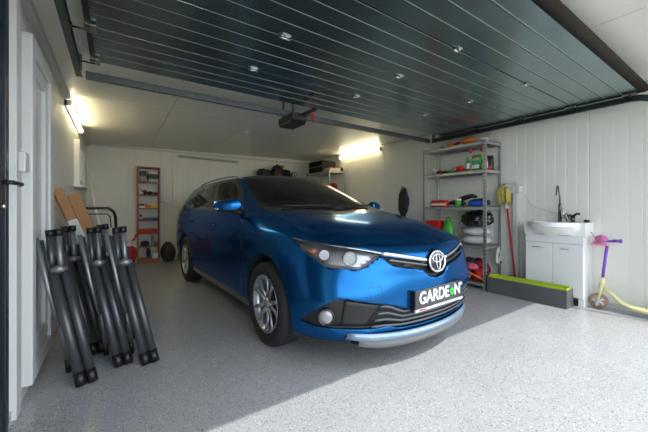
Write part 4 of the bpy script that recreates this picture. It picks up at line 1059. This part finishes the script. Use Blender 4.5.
hb_ = B(); prism(hb_, [(-.06, 0), (.05, -.03), (.075, .08), (.01, .20), (-.01, .20), (-.05, .12)], .03, Matrix(((1, 0, 0, 4.16), (0, 0, 1, 2.043), (0, 1, 0, .33), (0, 0, 0, 1))))
o = thing('carrier_bag', hb_, M_white2, 'white carrier bag with green print hanging on the end of the shelving', 'bag', bevel=.01)
b = B(); prism(b, [(-.035, .06), (.015, .10), (-.005, .15), (-.04, .11)], .002, Matrix(((1, 0, 0, 4.16), (0, 0, -1, 2.0425), (0, 1, 0, .33), (0, 0, 0, 1)))); obj('green_print', b, K_['green'], o)
b = B(); prism(b, [(-.0, .0), (.055, -.02), (.06, .01), (.01, .03)], .002, Matrix(((1, 0, 0, 4.16), (0, 0, -1, 2.0425), (0, 1, 0, .33), (0, 0, 0, 1)))); obj('brown_print', b, K_['brown'], o)
# mop
mp_ = empty('mop', (4.27, 1.865, 0), 0, 'mop with yellow-green string head and red handle, head up, leaning on the right wall', 'mop')
b = B(); tube(b, [(-.045, 0, .0), (.005, .145, 1.10)], .0115, 10); obj('handle', b, K_['red'], mp_)
b = B(); tube(b, [(.003, .140, 1.04), (.006, .155, 1.17)], [.019, .026], 12); obj('collar', b, M_white2, mp_)
M_mop = mottled('mop_strings', (.40, .33, .06), (.52, .44, .12), 30, .9)
b = B(); random.seed(4)
for k in range(120):
    a = random.uniform(-1, 1) * .78; dpx = random.uniform(-.075, -.012) if k % 3 else random.uniform(-.02, .02); h = random.uniform(.13, .20)
    p0 = Vector((.006, .155, 1.15)); t = Vector((.005 + dpx * .4, .155 + a * .055, 1.33 + .03 * (1 - a * a))); e = Vector((.003 + dpx, .155 + a * .075, 1.33 - h - .06 * abs(a)))
    tube(b, [p0, (p0 + t) / 2 + Vector((dpx, a * .03, 0)), t, (t + e) / 2 + Vector((dpx * .7, a * .03, .02)), e], .010, 5)
s_ = obj('strings', b, M_mop, mp_); s_['kind'] = 'stuff'
# sink cabinet
M_cab = mat('cabinet_white', (.70, .71, .70), .25); M_cer = mat('ceramic', (.78, .79, .78), .12, coat=.6)
cx0, cx1, cy0, cy1 = 4.05, 4.315, 1.14, 1.69
sk = empty('sink_cabinet', (4.18, 1.415, 0), 0, 'white two-door washbasin cabinet against the right wall', 'sink cabinet')
def at_(o, r): o.location = -r.location; return o
b = B(); bx(b, cx0 + .018, cx1, cy0, cy1, .09, .74); bx(b, cx0 + .02, cx1, cy0, cy0 + .05, 0, .09); bx(b, cx0 + .02, cx1, cy1 - .05, cy1, 0, .09); at_(obj('body', b, M_cab, sk, bevel=.003), sk)
for y0, y1 in ((cy0 + .002, 1.413), (1.417, cy1 - .002)):
    b = B(); bx(b, cx0, cx0 + .017, y0, y1, .09, .655); d_ = at_(obj('door', b, M_cab, sk, bevel=.003), sk)
    b = B(); ym_ = (y0 + y1) / 2; tube(b, [(cx0 + .002, ym_ - .055, .60), (cx0 - .022, ym_ - .05, .60), (cx0 - .022, ym_ + .05, .60), (cx0 + .002, ym_ + .055, .60)], .005, 8); obj('handle', b, M_steel, d_)
b = B(); bx(b, cx0 + .002, cx0 + .018, cy0 + .002, cy1 - .002, .66, .74); at_(obj('top_rail', b, M_cab, sk), sk)
# basin: front bulges, bowl hollowed
b = B(); n = 24; top = []; 
def rim(y): t = (y - 1.415) / .285; return 4.035 - .16 * max(0, 1 - (t / .86) ** 2) ** .8
ysb = [1.125 + .58 * i / n for i in range(n + 1)]
fa = [b.verts.new((rim(y), y, .888)) for y in ysb]; fb = [b.verts.new((rim(y) + .004, y, .845)) for y in ysb]
fc = [b.verts.new((min(4.045, rim(y) + .03 + .10 * max(0, 1 - ((y - 1.415) / .285) ** 2)), y, .83 - .09 * max(0, 1 - ((y - 1.415) / .27) ** 2))) for y in ysb]
fd = [b.verts.new((4.06, y, .741)) for y in ysb]; fe = [b.verts.new((4.316, y, .741)) for y in ysb]; ff = [b.verts.new((4.316, y, .888)) for y in ysb]
def bowl(y, t):
    e = max(0, 1 - ((y - 1.415) / .23) ** 2)
    return e
rowsb = [ff]
for k in range(1, 12):
    t = k / 12; r_ = []
    for y in ysb:
        x = 4.316 + (rim(y) - 4.316) * t; tx = (x - 4.08) / .15
        e = max(0, 1 - ((y - 1.415) / .24) ** 2 - tx * tx)
        r_.append(b.verts.new((x, y, .888 - .10 * min(1, e * 2.2) ** .7)))
    rowsb.append(r_)
rowsb.append(fa)
for A, Bq in list(zip(rowsb, rowsb[1:])) + [(fa, fb), (fb, fc), (fc, fd), (fd, fe), (fe, ff)]:
    for i in range(n): b.faces.new((A[i], A[i + 1], Bq[i + 1], Bq[i]))
loop0 = [r[0] for r in rowsb] + [fb[0], fc[0], fd[0], fe[0]]; loop1 = [r[-1] for r in rowsb] + [fb[-1], fc[-1], fd[-1], fe[-1]]
b.faces.new(loop0); b.faces.new(loop1[::-1]); bmesh.ops.recalc_face_normals(b, faces=b.faces[:])
tag(obj('washbasin', b, M_cer, auto=35), 'white ceramic washbasin with rounded front set on the cabinet', 'washbasin')
# taps
M_gun = mat('gunmetal', (.10, .10, .10), .25, .9)
fc_ = empty('tall_tap', (4.24, 1.41, .889), 0, 'tall dark gooseneck tap standing on the washbasin', 'tap')
b = B(); tube(b, [(0, 0, 0), (0, 0, .20), (0, 0, .21)], [.017, .015, .009], 12); obj('body', b, M_gun, fc_)
b = B(); tube(b, [(0, 0, .2), (.0, .004, .33)] + [(-.03 + .03 * math.cos(a), .012 + .0 * a, .36 + .05 * math.sin(a)) for a in [PI * k / 8 for k in range(9)]] + [(-.062, .014, .30)], .0075, 10); obj('spout', b, M_gun, fc_)
b = B(); tube(b, [(0, -.015, .03), (0, -.03, .05), (-.01, -.035, .16)], .006, 8); obj('lever', b, M_steel, fc_)
mx_ = empty('mixer_tap', (4.24, 1.29, .889), 0, 'black low mixer tap with hose beside the tall tap', 'tap')
b = B(); tube(b, [(0, 0, 0), (0, 0, .06)], .022, 12); tube(b, [(0, 0, .05), (-.05, .01, .08), (-.10, .01, .07)], .012, 10); obj('body', b, M_gun, mx_)
b = B(); tube(b, [(0, 0, .06), (.01, -.03, .09), (0, -.06, .09)], [.016, .012, .014], 10); obj('lever', b, M_gun, mx_)
b = B(); tube(b, [(.0, .03, .03), (.02, .06, .10), (0, .08, .07), (.0, .05, .005)], .006, 8); obj('hose', b, M_gun, mx_)
b = B(); blob(b, (0, 0, .015), (.03, .03, .018), 80, .2, 2, flat=-.014); o = thing('soap_dish', b, K_['black'], 'small black dish at the right edge of the washbasin', 'dish'); o.location = (4.24, 1.165, .889)
b = B(); tube(b, [(4.31, 1.80, 1.22), (4.31, 1.74, 1.09), (4.31, 1.62, 1.03), (4.31, 1.46, .985)], .003, 6); thing('power_cable', b, K_['lightgrey'], 'thin grey cable on the wall from the dispenser to the taps', 'cable')
# dispenser and pipe on the wall
dp_ = empty('wall_box', (4.315, 1.93, 1.24), 0, 'white plastic box on the right wall above the grey downpipe', 'wall box')
b = B(); prism(b, [(-.10, 0), (.12, -.01), (.11, .09), (.06, .125), (-.06, .13), (-.11, .08)], .10, Matrix(((0, 0, 1, -.10), (1, 0, 0, 0), (0, 1, 0, 0), (0, 0, 0, 1)))); obj('casing', b, M_trim, dp_, bevel=.012)
b = B(); bx(b, -.108, -.10, -.03, .03, .03, .07); obj('badge', b, K_['lightgrey'], dp_)
b = B(); bx(b, 4.255, 4.315, 1.865, 1.93, .0, 1.238); bx(b, 4.235, 4.255, 1.855, 1.94, .0, .02); thing('downpipe', b, M_trim, 'pale square downpipe on the wall under the white box', 'pipe', bevel=.01)
# planter
pn = empty('planter_box', (3.94, 1.635, 0), 0, 'long grey planter box with lime green liner in front of the sink cabinet', 'planter')
M_gplant = mottled('planter_grey', (.075, .078, .08), (.095, .098, .10), 8, .35); M_lime = mat('lime', (.42, .55, .03), .4)
b = B(); x0, x1, y0, y1, h = -.095, .085, -.415, .405, .19
bx(b, x0, x1, y0, y0 + .006, 0, h); bx(b, x0, x1, y1 - .006, y1, 0, h); bx(b, x0, x0 + .006, y0 + .006, y1 - .006, 0, h); bx(b, x1 - .006, x1, y0 + .006, y1 - .006, 0, h); bx(b, x0 + .006, x1 - .006, y0 + .006, y1 - .006, 0, .006); obj('box', b, M_gplant, pn)
b = B(); q = .008
for a in ((x0 + q, x1 - q, y0 + q, y0 + q + .006), (x0 + q, x1 - q, y1 - q - .006, y1 - q), (x0 + q, x0 + q + .006, y0 + q, y1 - q), (x1 - q - .006, x1 - q, y0 + q, y1 - q)): bx(b, *a, .05, h + .018)
bx(b, x0 + q, x1 - q, y0 + q, y1 - q, .09, .10); obj('liner', b, M_lime, pn)
# scooter
sc = empty('kick_scooter', (4.17, 1.05, 0), 0, 'child\'s pale yellow scooter with purple stem leaning on the right wall', 'scooter')
M_cream = mottled('cream_plastic', (.62, .58, .26), (.70, .66, .38), 12, .4); M_pur = mat('purple', (.16, .06, .45), .3); M_brown = mat('brown_wheel', (.30, .17, .09), .45); M_pink = mat('pink', (.72, .22, .38), .4)
def wheel2(y, z, r, nm_):
    b = B(); M = Matrix.Translation((0, y, z)) @ Matrix.Rotation(PI / 2, 4, 'Y'); lathe(b, [(r * .72, -.014), (r, -.012), (r, .012), (r * .72, .014), (r * .72, -.014)], 26, 0, M, cap=False); w_ = obj(nm_, b, M_brown, sc)
    b = B(); lathe(b, [(.001, -.016), (r * .25, -.016), (r * .25, .016), (.001, .016)], 14, 0, M)
    for k in range(5):
        a = 2 * PI * k / 5; tube(b, [(0, y, z), (0, y + r * .76 * math.cos(a), z + r * .76 * math.sin(a))], .012, 6)
    obj('hub', b, mat('hub_white', (.7, .66, .7), .4), w_)
wheel2(0, .079, .078, 'front_wheel'); wheel2(-.62, .06, .058, 'rear_wheel')
b = B(); tube(b, [(.022, .0, .085), (.018, -.02, .18), (.01, -.03, .26)], [.012, .014, .02], 8); tube(b, [(-.022, .0, .085), (-.018, -.02, .18), (-.01, -.03, .26)], [.012, .014, .02], 8); tube(b, [(0, -.025, .22), (0, -.032, .33)], [.026, .022], 12); obj('fork', b, M_cream, sc)
b = B(); tube(b, [(0, -.03, .235), (0, -.10, .18), (0, -.17, .105), (0, -.26, .072), (0, -.34, .066), (0, -.56, .07)], [.024, .030, .040, .052, .058, .058], 12, sy=.5); obj('deck', b, M_cream, sc)
b = B(); tube(b, [(0, -.345, .078), (0, -.54, .08)], [.046, .046], 12, sy=.36); obj('grip_pad', b, K_['black'], sc)
b = B(); tube(b, [(0, -.032, .32), (.055, -.055, .66)], .0135, 12); obj('stem', b, M_pur, sc)
b = B(); tube(b, [(.055, .01, .69), (.058, -.055, .70), (.052, -.155, .71)], .012, 10); hbx = obj('handlebar', b, M_pur, sc)
b = B(); tube(b, [(.053, -.10, .707), (.052, -.155, .711)], .016, 10); blob(b, (.052, -.16, .711), (.02, .015, .022), 1, .0, 2); obj('grip', b, M_pur, hbx)
b = B(); tube(b, [(.03, .05, .675), (.045, .0, .685)], .016, 10); obj('grip', b, M_pink, hbx)
b = B(); bx(b, -.01, .06, -.07, .065, .655, .675); obj('front_bag', b, M_pink, sc, bevel=.008)
b = B(); blob(b, (.01, -.02, .725), (.045, .055, .04), 90, .12, 3); tube(b, [(.0, .03, .745), (-.01, .06, .79)], .005, 6); obj('bell', b, mottled('pink_glitter', (.25, .02, .12), (.7, .2, .5), 60, .3), sc)
# coat on the wall
ct = thing('hanging_coat', blob(B(), (4.27, 3.76, 1.13), (.04, .11, .27), 95, .3, 3, freq=1.6), K_['black'], 'black coat hanging on the right wall left of the shelving', 'coat')
b = B(); tube(b, [(4.315, 3.76, 1.42), (4.27, 3.76, 1.42), (4.27, 3.76, 1.38)], .008, 8); tag(obj('coat_hook', b, M_steel), 'small hook on the right wall holding the coat', 'hook')
# things on the rear shelves
zr = 1.862
hc = B(); bx(hc, 3.80, 4.20, 5.70, 6.25, zr, zr + .26); o = thing('storage_case', hc, mottled('case_black', (.010, .010, .011), (.02, .02, .02), 5, .85, spec=.1), 'large black case on top of the rear shelving', 'case', bevel=.02)
b = B(); tube(b, [(3.795, 5.72, zr + .12), (3.795, 6.23, zr + .12)], .006, 6); tube(b, [(3.795, 5.72, zr + .25), (3.795, 6.23, zr + .25)], .006, 6); obj('silver_edge', b, M_steel, o)
boxitem('box', 3.84, 4.12, 5.42, 5.66, zr, zr + .06, 'beige', 'pale flat box at the front of the rear shelving top', 'box')
heap('bundle', 4.17, 5.45, zr, (.03, .05, .05), 'black', 97, 'small black pot beside the pale flat box', 'pot')
pack(4.0, 5.55, 1.301, .2, .12, .30, 'darkred', ((.1, .3, 'grey'),), 'bag', 'dark red sack inside the rear shelving', 'bag')
zq = 1.742
for (x, y, s, c, sd, nmx, lab, cat_) in (
    (2.84, 6.62, (.17, .14, .11), 'black', 101, 'backpack', 'black backpack leftmost in the heap above the car roof', 'backpack'),
    (3.16, 6.62, (.14, .14, .17), 'black', 102, 'backpack', 'tall black backpack in the middle of the heap above the car roof', 'backpack'),
    (3.43, 6.68, (.10, .13, .13), 'black', 103, 'backpack', 'dark bag right of the middle in the heap above the car roof', 'bag'),
    (3.62, 6.66, (.09, .12, .10), 'grey', 104, 'bag', 'grey bag at the right end of the heap above the car roof', 'bag')):
    heap(nmx, x, y, zq, s, c, sd, lab, cat_, .30, sub=4)
heap('pouch', 3.14, 6.45, zq + .002, (.05, .03, .05), 'red', 105, 'small red pouch in front of the tall black backpack', 'pouch')
heap('pouch', 3.30, 6.62, zq + .27, (.05, .04, .03), 'orange', 106, 'small orange pouch topmost on the heap above the car roof', 'pouch')
b = B(); tube(b, [(3.50, 6.49, zq + .022), (3.53, 6.47, zq + .16), (3.58, 6.49, zq + .12), (3.61, 6.5, zq + .022)], .02, 8); thing('ski_helmet_strap', b, M_white2, 'white curved strap in the heap above the car roof', 'strap')
